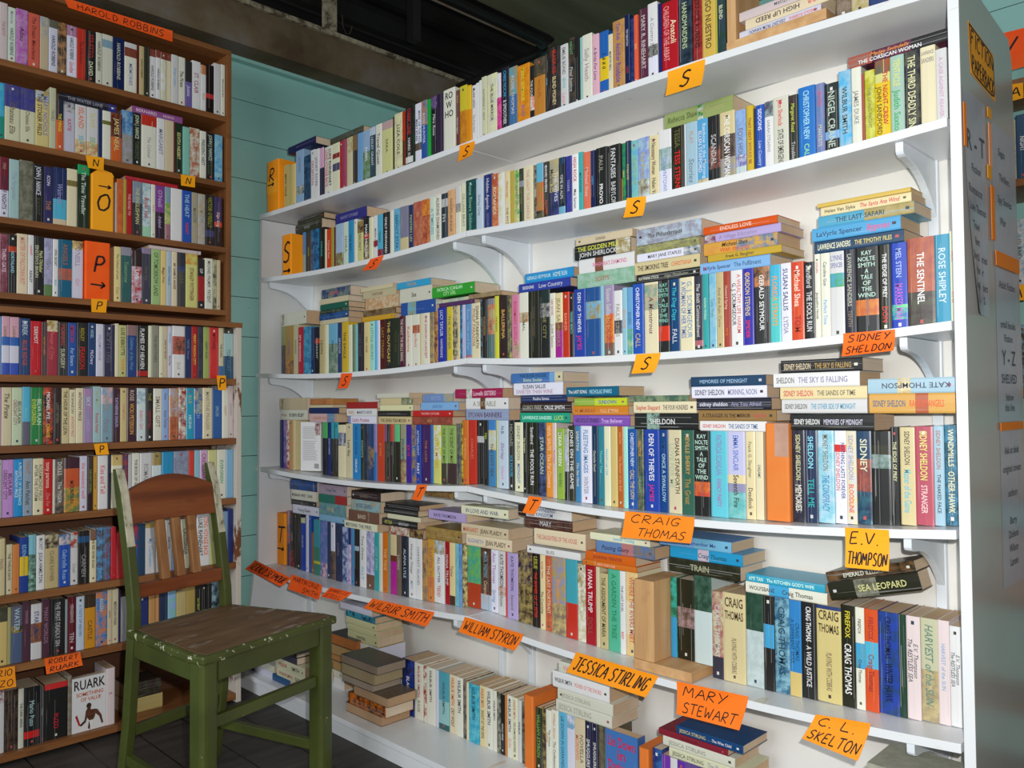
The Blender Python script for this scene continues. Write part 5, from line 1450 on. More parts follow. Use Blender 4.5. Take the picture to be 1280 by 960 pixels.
# ceiling boards with a round cornered opening towards the beam
mb = MB()
YE = 2.155
for i in range(26):
    y1 = YE - i * 0.155
    y0 = y1 - 0.155
    mb.box((-0.9, y0 + 0.003, 2.50), (3.3, y1, 2.515), CEIL)
    mb.box((-0.9, y0 - 0.003, 2.504), (3.3, y0 + 0.003, 2.515), LEDGE)
xr = 2.46
arc = [(3.3, YE), (3.3, 2.795), (xr + 0.02, 2.795)]
for k in range(7):
    a = PI / 2 * k / 6
    arc.append((xr - 0.075 + 0.095 * math.cos(-a), YE + 0.095 + 0.095 * math.sin(-a)))
mb.prism([(p[0], p[1]) for p in arc], 2.50, 2.515, 2, CEIL)
tag(mb.build('ceiling', fix=True), kind='structure')

mb = MB()
pts = [(-0.9, YE + 0.035, 2.478), (xr - 0.11, YE + 0.035, 2.478)]
for k in range(1, 7):
    a = PI / 2 * k / 6
    pts.append((xr - 0.11 + 0.1 * math.sin(a), YE + 0.135 - 0.1 * math.cos(a), 2.478))
pts.append((xr - 0.01, 2.77, 2.478))
mb.tube(pts, 0.020, IRON, 10)
mb.tube([(p[0], p[1] + 0.006, p[2] - 0.021) for p in pts[:2]], 0.004, BEAM, 6)  # thin pale tube drawn as the highlight along the dark rail
mb.tube([(p[0] - .04 * i, p[1] + 0.055, p[2] + 0.01) for i, p in enumerate(pts[:2])], 0.004, BEAM, 6)  # second pale tube, another highlight line made as a shape
tag(mb.build('roof_frame_rail'), 'black iron rail with a rounded corner framing the roof opening', 'rail')
mb = MB(); mb.box((2.02, 2.56, 2.50), (2.06, 2.60, 2.86), IRON)
tag(mb.build('iron_post'), 'dark iron post in the roof opening behind the top row of books', 'post')
mb = MB(); mb.box((1.775, 2.80, 2.533), (1.82, 2.84, 2.70), LEDGE)
tag(mb.build('roof_stud'), 'pale weathered wooden stud standing on the beam', 'post')
mb = MB()
mb.tube([(1.845, 2.80, 2.62), (1.848, 2.80, 2.575), (1.862, 2.80, 2.548), (1.882, 2.80, 2.555), (1.893, 2.80, 2.59)], 0.0012, BEAM, 6)
tag(mb.build('wire_loop'), 'thin loose wire loop hanging beside the roof stud', 'wire')

# ---------------------------------------------------------------- white bookcase
wb = empty('white_bookcase', (1.70, 1.67, 0))
tag(wb, 'long white painted bookcase with six sagging shelves of paperbacks', 'bookcase')
def wpart(mb_, name, **kw):
    o = mb_.build(name, **kw)
    o.parent = wb
    o.matrix_parent_inverse = Matrix.Translation(-Vector(wb.location))
    return o
XF, XB = 1.534, 1.734
mb = MB(); mb.box((XB, 0.452, 0.04), (XB + 0.018, 2.915, 1.752), CREAM)
wpart(mb, 'back_panel')
mb = MB()
prof = [(1.525, 0.001), (1.525, 1.772), (1.838, 1.742), (1.858, 1.70), (1.885, 1.02), (1.885, 0.001)]
mb.prism(prof, 0.430, 0.4485, 1, WHITE)
for i, f_ in enumerate(mb.f):
    pass
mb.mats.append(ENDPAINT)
mb.mi[0] = 1  # outer face takes the white paint with shade in its colour
e = wpart(mb, 'end_panel', bevel=0.0012)
e['label'] = 'grey white glossy end panel'
mb = MB(); mb.prism([(1.528, 0.43), (1.542, 1.748), (1.752, 1.748), (1.752, 0.001), (1.462, 0.001), (1.516, 0.43)], 2.895, 2.912, 1, WHITE)
wpart(mb, 'side_panel')
for k in (1, 2, 3, 4, 5):
    for (ya, yb) in ((0.4555, 1.7085), (1.7115, 2.905 if k in (1, 2) else 2.93)):
        mb = MB()
        n = 14
        base = 0
        xb = 1.885 if k == 1 else XB - 0.001
        rows = []
        for i in range(n + 1):
            y = ya + (yb - ya) * i / n
            if i == n and yb > 2.91:
                pass
            z = wz(k, min(y, 2.9))
            xf = XF if k < 5 or y < 2.2 else XF - 0.028 * (y - 2.2) / 0.7
            rows.append([(xf, y, z - .0165), (xf, y, z), (xb, y, z), (xb, y, z - .0165)])
        for r_ in rows:
            mb.v += r_
        for i in range(n):
            a, b = 4 * i, 4 * i + 4
            for j in range(4):
                j2 = (j + 1) % 4
                mb.face((a + j, a + j2, b + j2, b + j), WHITE)
        mb.face((0, 3, 2, 1), WHITE)
        b = 4 * n
        mb.face((b, b + 1, b + 2, b + 3), WHITE)
        wpart(mb, 'shelf', bevel=0.001)
mb = MB()
mb.box((1.42, 0.452, 0.048), (XB - 0.001, 2.86, 0.065), WHITE)
wpart(mb, 'shelf', bevel=0.001)
mb = MB()
mb.box((1.432, 0.452, 0.001), (1.447, 2.86, 0.0475), WHITE)
wpart(mb, 'plinth')
# slotted uprights and their brackets
SLOT = flat('slot_shadow_gap', '5a6068', 0.6)
for yc in (0.540, 1.650, 1.772, 2.846):
    mb = MB()
    mb.box((XB - 0.013, yc - 0.010, 0.10), (XB - 0.0005, yc + 0.010, 1.70), METAL)
    rail = wpart(mb, 'slotted_upright', bevel=0.0015)
    mb = MB()
    z = 0.14
    while z < 1.68:
        mb.box((XB - 0.0134, yc - 0.0028, z), (XB - 0.0131, yc + 0.0028, z + 0.017), SLOT)
        z += 0.032
    s_ = mb.build('slots')
    s_.parent = rail
    s_.matrix_parent_inverse = Matrix.Translation(-Vector(wb.location))
    for k in (2, 3, 4, 5):
        zt = wz(k, yc) - .0172
        xt = XF + (0.012 if k < 5 else 0.006)
        pr = [(xt, zt), (xt, zt - .017), (xt + .004, zt - .022), (xt + .012, zt - .025)]
        for i in range(1, 11):
            t = i / 10
            pr.append((xt + .012 + (XB - .013 - xt - .012) * t, zt - .025 - .012 * t - (.03 if k == 4 and 1.6 < yc < 1.8 else .075) * t ** 2.6))
        pr.append((XB - .013, zt))
        mb = MB()
        mb.prism(pr, yc - 0.007, yc + 0.007, 1, METAL)
        wpart(mb, 'bracket', bevel=0.0012)

# ---------------------------------------------------------------- brown bookcases along the wall
LZ = dict(A=2.06, B=1.823, C=1.591, D=1.368, E=1.124, F=0.917, G=0.708, H=0.485, I=0.283, J=0.033)
def brown_case(name, label, x0, x1, yf, yb, z0, z1, shelves, thick, side_mat, top=True, top_over=0.0):
    r = empty(name, ((x0 + x1) / 2, yf, z0))
    tag(r, label, 'bookcase')
    def part(mb_, nm, **kw):
        o = mb_.build(nm, **kw)
        o.parent = r
        o.matrix_parent_inverse = Matrix.Translation(-Vector(r.location))
        return o
    m_ = MB(); m_.box((x0, yb - .008, z0), (x1, yb, z1), DARKBACK); part(m_, 'back_board')
    for xa in (x0, x1 - .018):
        m_ = MB(); m_.box((xa, yf, z0), (xa + .018, yb - .008, z1), side_mat)
        o = part(m_, 'side_panel', bevel=.001)
        if side_mat is CHIPPED:
            o['label'] = 'flaking white painted side'
    for s in shelves:
        m_ = MB(); m_.box((x0 + .018, yf + .001, LZ[s] - thick), (x1 - .018, yb - .008, LZ[s]), BROWN)
        part(m_, 'shelf', bevel=.001)
    if top:
        m_ = MB(); m_.box((x0 - top_over, yf, z1), (x1 + top_over, yb, z1 + .018), BROWN)
        part(m_, 'top_board', bevel=.001)
    return r
brown_case('wooden_bookcase', 'upper brown wooden bookcase with four shelves standing on the lower one', .30, 1.345, 2.747, 2.90, 1.3235, 2.283, 'ABCD', .019, BROWNV)
brown_case('wooden_bookcase', 'lower brown wooden bookcase with flaking white sides behind the green chair', .28, 1.362, 2.703, 2.935, 0.001, 1.304, 'EFGHIJ', .021, CHIPPED, True, .004)

# ---------------------------------------------------------------- far bookcase on the right wall
r = empty('teal_bookcase', (2.62, 1.2, 0))
tag(r, 'far bookcase with brown shelves against the teal wall beyond the end panel', 'bookcase')
def fpart(mb_, nm, **kw):
    o = mb_.build(nm, **kw)
    o.parent = r
    o.matrix_parent_inverse = Matrix.Translation(-Vector(r.location))
    return o
FARZ = (1.89, 1.62, 1.335, 1.055, .775, .495, .215)
mb = MB(); mb.box((2.722, -.55, .001), (2.738, 2.6, 1.93), TEAL); fpart(mb, 'back_panel')
for z in FARZ:
    mb = MB(); mb.box((2.50, -.53, z - .02), (2.721, 2.58, z), BROWN); fpart(mb, 'shelf', bevel=.001)
for y in (-.55, 2.58):
    mb = MB(); mb.box((2.50, y, .001), (2.721, y + .02, 1.93), BROWNV); fpart(mb, 'side_panel')

# ---------------------------------------------------------------- books
def bands(spec):
    out = []
    for p in spec.split('/'):
        q = re.match(r'([0-9a-f]{3})(?:~([0-9a-f]{3}))?(\.\d+)?(?:~([0-9a-f]{3}))?$', p)
        out.append([q[1], q[2] or q[4], float(q[3]) if q[3] else None])
    left = [o for o in out if o[2] is None]
    rest = 1 - sum(o[2] or 0 for o in out)
    for o in left:
        o[2] = rest / len(left)
    return out

PAGE_TONES = ['d6b998', 'dcc3a4', 'cdac88', 'e0ccb2', 'd2b38f', 'e2d1ba']

def put_text(mb, s, col, cx, cz, tw, length, y, lying_up=False, rot=True, slant=0.0, grow=0.72):
    """one line of lettering centred on (cx, cz) of a spine, running down the spine when rot"""
    V, F, w = set_text(s, slant)
    if not V:
        return
    size = tw * grow / 0.72                    # capital height = tw * grow
    sx = size * rnd.uniform(.82, 1.05)
    if w * sx > length * .94:
        sx = length * .94 / w
    if sx < size * 0.42:
        size = sx / 0.42
    b = len(mb.v)
    for (px, py) in V:
        a = (px - w / 2) * sx
        h = (py - 0.36) * size
        if rot == 'flip':
            mb.v.append((cx - h, y, cz + a))
        elif rot:
            mb.v.append((cx + h, y, cz - a))
        else:
            mb.v.append((cx + a, y, cz + h))
    for f_ in F:
        mb.face(tuple(b + i for i in f_), COVER, col)

def spine_text(mb, text, t, H, lying, y=-0.00035):
    if not text:
        return
    if text[0] == 'N':                                   # small print of a back cover
        col = hexc(text[1:4])
        z = H * .90
        k = 0
        while z > H * .22:
            if not (H * .62 < z < H * .66):
                w = t * (.55 + .18 * rnd.random())
                mb.poly([(t * .12, y, z), (t * .12 + w, y, z), (t * .12 + w, y, z - H * .006), (t * .12, y, z - H * .006)], COVER, col)
            z -= H * .026
        for k in range(9):
            x = t * (.68 + .026 * k)
            mb.poly([(x, y, H * .05), (x + t * .012, y, H * .05), (x + t * .012, y, H * .15), (x, y, H * .15)], COVER, hexc('333'))
        mb.poly([(t * .74, y, H * .97), (t * .97, y, H * .97), (t * .97, y, H * .73), (t * .80, y, H * .73), (t * .70, y, H * .84)], COVER, hexc('caa'), hexc('644'))
        return
    if text[0] == '*':
        if text == '*RUARK':
            put_text(mb, 'RUARK', hexc('221a1a'), t * .5, H * .865, H * .20, t * .98, y, rot=False, grow=.9)
            put_text(mb, 'SOMETHING', hexc('d0602a'), t * .52, H * .685, H * .10, t * .86, y, rot=False)
            put_text(mb, 'OF VALUE', hexc('d0602a'), t * .55, H * .585, H * .10, t * .64, y, rot=False)
            sk, sk2 = hexc('4a2e22'), hexc('6b4030')
            P_ = lambda pts, c1, c2, k=1.0: mb.poly([(p[0] * t, y * k, p[1] * H) for p in pts], COVER, c1, c2)
            P_([(.49 + .075 * math.cos(2 * PI * i / 14), .455 + .05 * math.sin(2 * PI * i / 14)) for i in range(14)], hexc('3a241c'), sk)
            P_([(.44, .41), (.54, .42), (.55, .375), (.68, .37), (.70, .30), (.66, .22), (.62, .18), (.50, .18), (.43, .25), (.40, .36)], sk, sk2, 1.05)
            P_([(.66, .37), (.74, .355), (.86, .24), (.92, .08), (.87, .07), (.80, .21), (.68, .29)], sk, sk2, 1.1)
            P_([(.40, .37), (.47, .30), (.40, .16), (.26, .10), (.22, .13), (.36, .20)], sk, sk2, 1.1)
            P_([(.09, .30), (.14, .33), (.24, .14), (.20, .11)], hexc('c23028'), hexc('a02822'), 1.2)
            P_([(.50, .18), (.62, .18), (.60, .06), (.54, .05)], hexc('eceae4'), None, 1.15)
            P_([(.50, .18), (.54, .10), (.52, .015), (.46, .04)], sk, sk2, 1.1)
            return
        col, s = text[1:].split(':')
        ws = s.split(' ')
        rowsT = [' '.join(ws[:2]), ws[2] if len(ws) > 2 else '', ws[3] if len(ws) > 3 else '']
        for i, w in enumerate(rowsT):
            if w:
                put_text(mb, w, hexc(col), t * .5, H * (.86 - .17 * i), H * .17, t * .92, y, rot=False, grow=.85)
        return
    if text[0] == '^':                                   # words stacked across the spine
        segs = text[1:].split(';')
        z = H * .97
        for si, sg in enumerate(segs):
            if ':' not in sg:
                continue
            c, s = sg.split(':', 1)
            if si == 0:
                ws = s.split(' ')
                step = min(t * .52, H * .55 / len(ws))
                for w in ws:
                    put_text(mb, w, hexc(c), t * .5, z - step * .5, step * .92, t * .88, y, rot=False, grow=.8)
                    z -= step
                z -= H * .16
            else:
                put_text(mb, s, hexc(c), t * .5, z - H * .22, t * .42, H * .42, y)
        return
    rot = True
    if text[0] == '!':
        rot = 'flip'
        text = text[1:]
    cols = text.split('+')
    k = len(cols)
    # '+' columns: a ';' list in the first column and one line beside it
    for ci, ctext in enumerate(cols):
        segs = ctext.split(';')
        idx = (k - 1 - ci) if lying else ci
        tw = t / k
        cx = tw * (idx + .5)
        cx = t * .5 + (cx - t * .5) * (0.82 if k > 1 else 1)
        wts = [max(5, len(s.split(':', 1)[-1])) for s in segs]
        tot = sum(wts)
        pos = 0.03
        avail = 0.84 if k == 1 else 0.80
        for s, w in zip(segs, wts):
            ln = avail * w / tot
            if ':' in s:
                c, body = s.split(':', 1)
                big = rnd.choice((.36, .42, .48)) if k == 1 else .66
                zc = H * (1 - pos - ln / 2) if rot is True else H * (pos + ln / 2)
                slant = 0.22 if (not body.isupper() and rnd.random() < .35) else 0.0
                put_text(mb, body, hexc(c), cx, zc, min(tw, 0.030), H * ln, y, rot=rot, slant=slant, grow=big)
            pos += ln + .02

def cover_mesh(mb, t, H, d, spec, text, lying, kind, seed, xf=None):
    rr = random.Random(seed)
    start = len(mb.v)
    bs = bands(spec)
    main = max(bs, key=lambda b: b[2])
    bc, bc2 = hexb(main[0]), hexb(main[1] or main[0])
    c = 0.0008
    if kind == 'P':                       # fore-edge towards the room, spine at the back
        cc = hexc(['5a4638', '3f4a44', '6b5a48', '46464c'][seed % 4])
        mb.box((0, .0005, 0), (c, d, H), COVER, cc)
        mb.box((t - c, .0005, 0), (t, d, H), COVER, cc)
        mb.box((c, d - c, 0), (t - c, d, H), COVER, cc)
        if xf:
            for i in range(start, len(mb.v)):
                mb.v[i] = tuple(xf @ Vector(mb.v[i]))
        return
    r_ = min(0.0016, t * .12)
    xs = [(0, r_), (t * .10, r_ * .25), (t * .5, 0), (t * .90, r_ * .25), (t, r_)]
    if kind == 'F':
        xs = [(0, .0003), (t * .5, 0), (t, .0003)]
    z = H
    for (ca, cb, fr) in bs:
        z0 = max(0.0, z - H * fr)
        for (xa, ya), (xb, yb) in zip(xs, xs[1:]):
            mb.poly([(xa, ya, z0), (xb, yb, z0), (xb, yb, z), (xa, ya, z)], COVER, hexb(ca), hexb(cb or ca))
        z = z0
    # handling creases: pale hairlines running the height of the spine
    dark = sum(hexb(main[0])[:3]) < .16
    if kind != 'F':
        for _k in range(rr.choice((1, 2, 3, 4)) if dark else rr.choice((0, 0, 0, 1, 2))):
            if t < .012:
                break
            xc = t * rr.uniform(.10, .90)
            w = rr.uniform(.00025, .0006)
            g = rr.uniform(.22, .5)
            z0 = H * rr.choice((0, 0, .1, .3))
            z1 = H * rr.choice((1, 1, .9, .7))
            cc = tuple(q * (1 - g) + .60 * g for q in hexb(main[0])[:3]) + (1,)
            mb.poly([(xc - w, -.00018, z0), (xc + w, -.00018, z0), (xc + w, -.00018, z1), (xc - w, -.00018, z1)], COVER, cc)
    ye = xs[0][1]
    # spine thickness at head and tail, then the two boards
    for zz in (0, H):
        mb.poly([(x, y_, zz) for x, y_ in xs] + [(t, ye + c, zz), (0, ye + c, zz)], COVER, bc, bc2)
    mb.box((0, ye + .0002, 0), (c, d, H), COVER, bc, bc2)
    mb.box((t - c, ye + .0002, 0), (t, d, H), COVER, bc, bc2)
    # printer's mark at the foot or head of the spine
    if kind != 'F' and t > .011 and rr.random() < .5:
        w = min(.0055, t * .24)
        zc = .012 if rr.random() < .75 else H - .012
        lum = sum(bs[-1 if zc < .05 else 0][0][i] in '0123456' for i in range(3))
        col = hexc(rr.choice(['ddd', 'ccc', 'ddc', 'b55'])) if lum >= 2 else hexc(rr.choice(['433', '345', 'a46', '654', '443']))
        y = -.0003
        mb.poly([(t / 2 - w / 2, y, zc - w * .62), (t / 2 + w / 2, y, zc - w * .62), (t / 2 + w / 2, y, zc + w * .62), (t / 2 - w / 2, y, zc + w * .62)], COVER, col)
    spine_text(mb, text, t, H, lying)
    if xf:
        for i in range(start, len(mb.v)):
            mb.v[i] = tuple(xf @ Vector(mb.v[i]))

def page_mesh(mb, t, H, d, kind, seed, spec, xf=None):
    start = len(mb.v)
    rr = random.Random(seed + 7)
    c = hexc(rr.choice(PAGE_TONES))
    c2 = hexc(rr.choice(PAGE_TONES))
    y0, y1 = .0022, d - .002
    if kind == 'P':
        y0, y1 = .002, d - .0012
        b = bands(spec)[0]
        c, c2 = hexc(b[0]), hexc(b[1] or b[0])
    mb.box((.0010, y0, .0010), (t - .0010, y1, H - .0012), PAGES, c, c2)
    if xf:
        for i in range(start, len(mb.v)):
            mb.v[i] = tuple(xf @ Vector(mb.v[i]))

RZ_W = Matrix.Rotation(-PI / 2, 4, 'Z')
RY_L = Matrix.Rotation(-PI / 2, 4, 'Y')
BRACKETS = (0.540, 1.650, 1.772, 2.846)
SHELFNAME = {1: 'top', 2: 'second', 3: 'third', 4: 'fourth', 5: 'fifth', 6: 'bottom'}
stuff = MB()
count = 0
for ln in BOOKS.strip().split('\n'):
    head, text, label = ln.split('|')
    sh, kind, lo, hi, z, h, pl, tilt, spec = head.split(' ')
    lo, hi, z, h, pl = [int(q) / 1e4 for q in (lo, hi, z, h, pl)]
    white = sh.isdigit()
    row = RZ_W if white else Matrix.Identity(4)
    D = {'5': .104, '2': .096}.get(sh, .108)
    gap = .0003
    seed = count
    count += 1
    if kind in 'SF':
        t, H = hi - lo - 2 * gap, h
        if kind == 'F':
            D = min(.03, .03)
        z += .0007
        h -= .0008
        H = h
        org = Vector((pl, hi - gap, z)) if white else Vector((lo + gap, pl, z))
        mw = Matrix.Translation(org) @ row
        if kind == 'F' and sh == '4':
            t = .088
            ang = 0.42
            mw = Matrix.Translation((pl + .003, 2.694, z)) @ row @ Matrix.Rotation(ang, 4, 'Z')
            D = .024
        elif kind == 'S':
            H = h
    else:
        t, H = h, hi - lo
        if white and int(sh) in (2, 3, 4, 5, 6, 7, 8):
            k_ = max(2, min(5, int(sh) - 1)) if int(sh) < 6 else 5
            for yc in BRACKETS:
                if lo < yc + .009 and hi > yc - .009 and int(sh) > 2:
                    zt_ = wz(k_, yc) - .0172
                    h = t = min(h, max(.008, zt_ - (.047 if k_ == 4 and 1.6 < yc < 1.8 else .037) - z))
                    for i_ in range(0, 21):
                        tt = i_ / 20
                        if zt_ - .027 - .012 * tt - (.03 if k_ == 4 and 1.6 < yc < 1.8 else .075) * tt ** 2.6 < z + h:
                            D = max(.03, min(D, 1.558 + .163 * max(0, tt - .05) - pl))
                            break
            D = min(D, 1.7195 - pl)
        base = Vector((pl, lo, z)) if white else Vector((hi, pl, z))
        mw = Matrix.Translation(base) @ row @ Matrix.Rotation(math.radians(float(tilt)) * -1, 4, 'Y') @ RY_L
    lying = kind in 'LP'
    if label:
        root = empty('paperback_book')
        root.matrix_world = mw
        nm = SHELFNAME[{7: 6, 8: 6, 9: 6}.get(int(sh), int(sh))] + ' white shelf' if white else 'brown shelves'
        tag(root, label, 'book', 'paperbacks on the ' + nm)
        a = MB(); cover_mesh(a, t, H, D, spec, text, lying, kind, seed)
        a.build('cover', parent=root, fix=False)
        b = MB(); page_mesh(b, t, H, D, kind, seed, spec)
        b.build('page_block', parent=root, fix=False)
    else:
        cover_mesh(stuff, t, H, D, spec, text, lying, kind, seed, mw)
        page_mesh(stuff, t, H, D, kind, seed, spec, mw)

# books on the far shelves, and those standing out of sight at the near end of the bottom shelf
rf = random.Random(3)
PAL = ['222', 'ddd', 'cba', 'b33', '357', 'eed', '8ab', '543', 'c84', '466', 'e93', '633', 'aaa']
for zi, zf in enumerate(FARZ[1:6]):
    y = .70
    while y > .20:
        t = rf.uniform(.016, .034)
        H = rf.uniform(.165, .185)
        if not (zi == 0 and .5 < y < .56):
            mw = Matrix.Translation((2.52, y, zf + .0008)) @ RZ_W
            sp = rf.choice(PAL)
            tx = '%s:%s' % ('eee' if sp in ('222', 'b33', '357', '543', '466', '633') else '333', rf.choice(['NIGHT', 'RIVER', 'ISLAND', 'THE ROAD']))
            sd = int(y * 1000)
            cover_mesh(stuff, t, H, .108, sp + '~' + rf.choice(PAL), tx, False, 'S', sd, mw)
            page_mesh(stuff, t, H, .108, 'S', sd, sp, mw)
        y -= t + .001
tag(stuff.build('paperbacks', fix=False), 'the many smaller paperbacks filling the rest of the shelves', 'books', kind='stuff')

def extra_book(mw, t, H, d, spec, text, label, kind='L', seed=5, group=None):
    root = empty('paperback_book')
    root.matrix_world = mw
    tag(root, label, 'book', group)
    a = MB(); cover_mesh(a, t, H, d, spec, text, True, kind, seed); a.build('cover', parent=root, fix=False)
    b = MB(); page_mesh(b, t, H, d, kind, seed, spec); b.build('page_block', parent=root, fix=False)
# a stack of thick books at the near end of the bottom shelf
zt = .0655
for i, (hh, sp, lab) in enumerate(((.08, '765', 'brown thick book lowest in the stack at the near end of the bottom shelf'),
                                   (.076, '867', 'mauve thick book second from the bottom of the near end stack'),
                                   (.08, '544', 'dark brown thick book right under the grey book, bottom shelf'),
                                   (.074, '998~aa9', 'thick grey book lying flat on the near end stack of the bottom shelf'))):
    extra_book(Matrix.Translation((1.495, .458, zt)) @ RZ_W @ RY_L, hh, .142, .118, sp, '', lab, 'L', i, 'paperbacks on the bottom white shelf')
    zt += hh + .0004
# two books lying on top of the unit, towards its other side
extra_book(Matrix.Translation((1.74, .462, 1.7535 + .0165)) @ RZ_W @ RY_L, .03, .17, .115, '776~554', '', 'olive paperback lying low on top of the end of the white bookcase', 'L', 3)
extra_book(Matrix.Translation((1.745, .47, 1.8005)) @ RZ_W @ RY_L, .028, .17, .07, '665~886', '', 'upper paperback lying on the top end of the white bookcase', 'L', 4)

# ---------------------------------------------------------------- orange notes, strips and marker blocks
def note(name, plane, col, text, q, label, curl=0.016, pen=None, ink=INK, group=None, border=False, cols_=10, rows_=6):
    q = [v / 1e4 for v in q]
    ax, at, sgn = plane
    C = [(q[0], q[1]), (q[2], q[3]), (q[4], q[5]), (q[6], q[7])]
    W = math.hypot(C[1][0] - C[0][0], C[1][1] - C[0][1])
    H = math.hypot(C[3][0] - C[0][0], C[3][1] - C[0][1])
    cl = hexc(col)
    cl2 = cl
    def mp(u, v, off=0.0):
        """u 0..1 from left to right, v 0..1 from top to bottom"""
        a = (C[0][0] * (1 - u) + C[1][0] * u) * (1 - v) + (C[3][0] * (1 - u) + C[2][0] * u) * v
        z = (C[0][1] * (1 - u) + C[1][1] * u) * (1 - v) + (C[3][1] * (1 - u) + C[2][1] * u) * v
        d = curl * (max(0, v - .15) ** 1.6) * (0.75 + .25 * u) + off
        fwd = 0.028 * max(0, a - 2.2) / .7 if ax == 'X' and at < 2 and q[1] < .46 else 0
        return (at - fwd + sgn * d, a, z) if ax == 'X' else (a, at + sgn * d, z)
    org = Vector(mp(.5, 1.0))
    m_ = MB()
    th = .0004
    for layer, off in ((0, .0), (1, th)):
        b = len(m_.v)
        for j in range(rows_ + 1):
            for i in range(cols_ + 1):
                m_.v.append(mp(i / cols_, j / rows_, off))
        for j in range(rows_):
            for i in range(cols_):
                k = b + j * (cols_ + 1) + i
                m_.face((k, k + 1, k + cols_ + 2, k + cols_ + 1), PAPERC, cl, cl2)
    n1 = (rows_ + 1) * (cols_ + 1)
    rim = [i for i in range(cols_ + 1)] + [j * (cols_ + 1) + cols_ for j in range(1, rows_ + 1)] + [rows_ * (cols_ + 1) + i for i in range(cols_ - 1, -1, -1)] + [j * (cols_ + 1) for j in range(rows_ - 1, 0, -1)]
    for a, b in zip(rim, rim[1:] + rim[:1]):
        m_.face((a, b, b + n1, a + n1), PAPERC, cl, cl2)
    lines = text.split('/')
    nl = len(lines)
    lh = 1.0 / nl
    for li, s in enumerate(lines):
        L, w = strokes(s)
        ch = (0.60 if nl == 1 else 0.62) * lh * H
        if len(s.strip()) == 1 and nl == 1:
            ch = .62 * H
        sx = ch * 0.92
        if w * sx > W * .90:
            sx = W * .90 / w
        if len(s.strip()) > 1:
            sx = max(sx, W * .82 / w)
        pw = pen or (max(.0022, ch * .115) if len(s.strip()) > 1 else max(.003, ch * .13))
        x0 = (W - w * sx) / 2
        y0 = H * lh * li + (H * lh - ch) / 2
        for st_ in L:
            ribbon(m_, [(x0 + p[0] * sx, y0 + (1 - p[1]) * ch) for p in st_], pw, lambda x, y: mp(x / W, y / H, th + .0004), ink)
    if border:
        for st_ in ([(.004, .004), (W - .004, .004), (W - .004, H - .004), (.004, H - .004), (.004, .004)],):
            ribbon(m_, st_, .004, lambda x, y: mp(x / W, y / H, th + .0003), ink)
    m_.v = [tuple(Vector(p) - org) for p in m_.v]
    o = m_.build(name, fix=False)
    o.location = org
    tag(o, label, 'note', group)
    return o
PLN = {'W': ('X', 1.5325, -1), 'U': ('Y', 2.7455, -1), 'L': ('Y', 2.7005, -1), 'F': ('X', 2.4985, -1)}
for k, c, t, q, lab in NOTES:
    kk = dict(W=.016, U=.006, L=.006, F=.004)[k]
    if 'name strip at the wall' in lab or 'three' in lab:
        kk = .02
    if 'curling' in lab:
        kk = .032
    if 'sheet' in lab:
        note('paper_sheet', PLN[k], c, t, q, lab, kk, pen=.006)
    else:
        note('paper_note', PLN[k], c, t, q, lab, kk, group='orange notes on the ' + dict(W='white', U='brown', L='brown', F='far')[k] + ' shelves')

def block(label, mw, t, H, d, col, text=None, tape=None, side2=None, flap=False):
    """book sized block wrapped in orange paper, lettered with a marker; local frame as for the books"""
    m_ = MB()
    c = hexc(col)
    r_ = min(.005, t * .25)
    prof = []
    for (cx, cy, a0) in ((t - r_, r_, -90), (t, d, None), (0, d, None), (r_, r_, 180)):
        if a0 is None:
            prof.append((cx, cy))
        else:
            for k in range(5):
                a = math.radians(a0 + 90 * k / 4)
                prof.append((cx + r_ * math.cos(a), cy + r_ * math.sin(a)))
    m_.prism(prof, 0, H, 2, PAPERC, c)
    if side2:
        m_.box((-.0003, -.0003, H * .36), (t * .86, .004, H * .64), PAPERC, hexc(side2))
    mp = lambda x, y: (x, -.0006, y)
    if text:
        for (s, fx, fz, fh, fw, pw) in text:
            L, w = strokes(s)
            ch = fh * H
            sx = fw * t / max(w, .2)
            for st_ in L:
                ribbon(m_, [(fx * t + p[0] * sx, fz * H + p[1] * ch) for p in st_], pw, mp, INK)
    if tape:
        for (x0, x1, z0, z1) in tape:
            m_.box((x0 * t, -.0006, z0 * H), (x1 * t, .0002, z1 * H), TAPE)
            m_.box((x0 * t, -.0006, H), (x1 * t, d * .5, H + .0004), TAPE)
    if flap:
        m_.prism([(0, H), (t, H), (t * .9, H + .012), (t * .35, H + .02)], .0, .0008, 1, PAPERC, c)
    root = m_.build('marker_block', fix=True)
    root.matrix_world = mw
    tag(root, label, 'shelf divider', 'orange marker blocks among the books')
    return root
WM = lambda x, yhi, z: Matrix.Translation((x, yhi, z)) @ RZ_W
block('yellow-orange R block with an arrow at the wall end of the top white shelf', WM(1.545, 2.862, wz(1, 2.8) + .0025), .088, .195, .11, 'f90',
      [('R', .16, .60, .25, .48, .006), ('>', .05, .48, .12, .55, .005)], side2='fa2')
block('yellow-orange S block with an arrow at the wall end of the second white shelf', WM(1.575, 2.80, wz(2, 2.8) + .0005), .064, .160, .10, 'f90',
      [('S', .10, .34, .48, .78, .0085), ('>', .06, .06, .16, .85, .007)])
block('yellow-orange T block with an arrow at the wall end of the fifth white shelf', WM(1.604, 2.892, wz(5, 2.85) + .002), .058, .195, .11, 'f91',
      [('T', .04, .42, .32, .88, .007), ('>', .04, .24, .13, .86, .0055)])
block('plain dark orange block with brown tape among the books of the fourth white shelf', WM(1.575, .829, wz(4, .80) + .0025), .052, .200, .115, 'dc7a34', None, [(.42, 1.0, .66, 1.0)])
block('first plain orange block with white tape on the bottom white shelf', WM(1.57, 1.531, .0657), .033, .19, .11, 'e0742c', None, None)
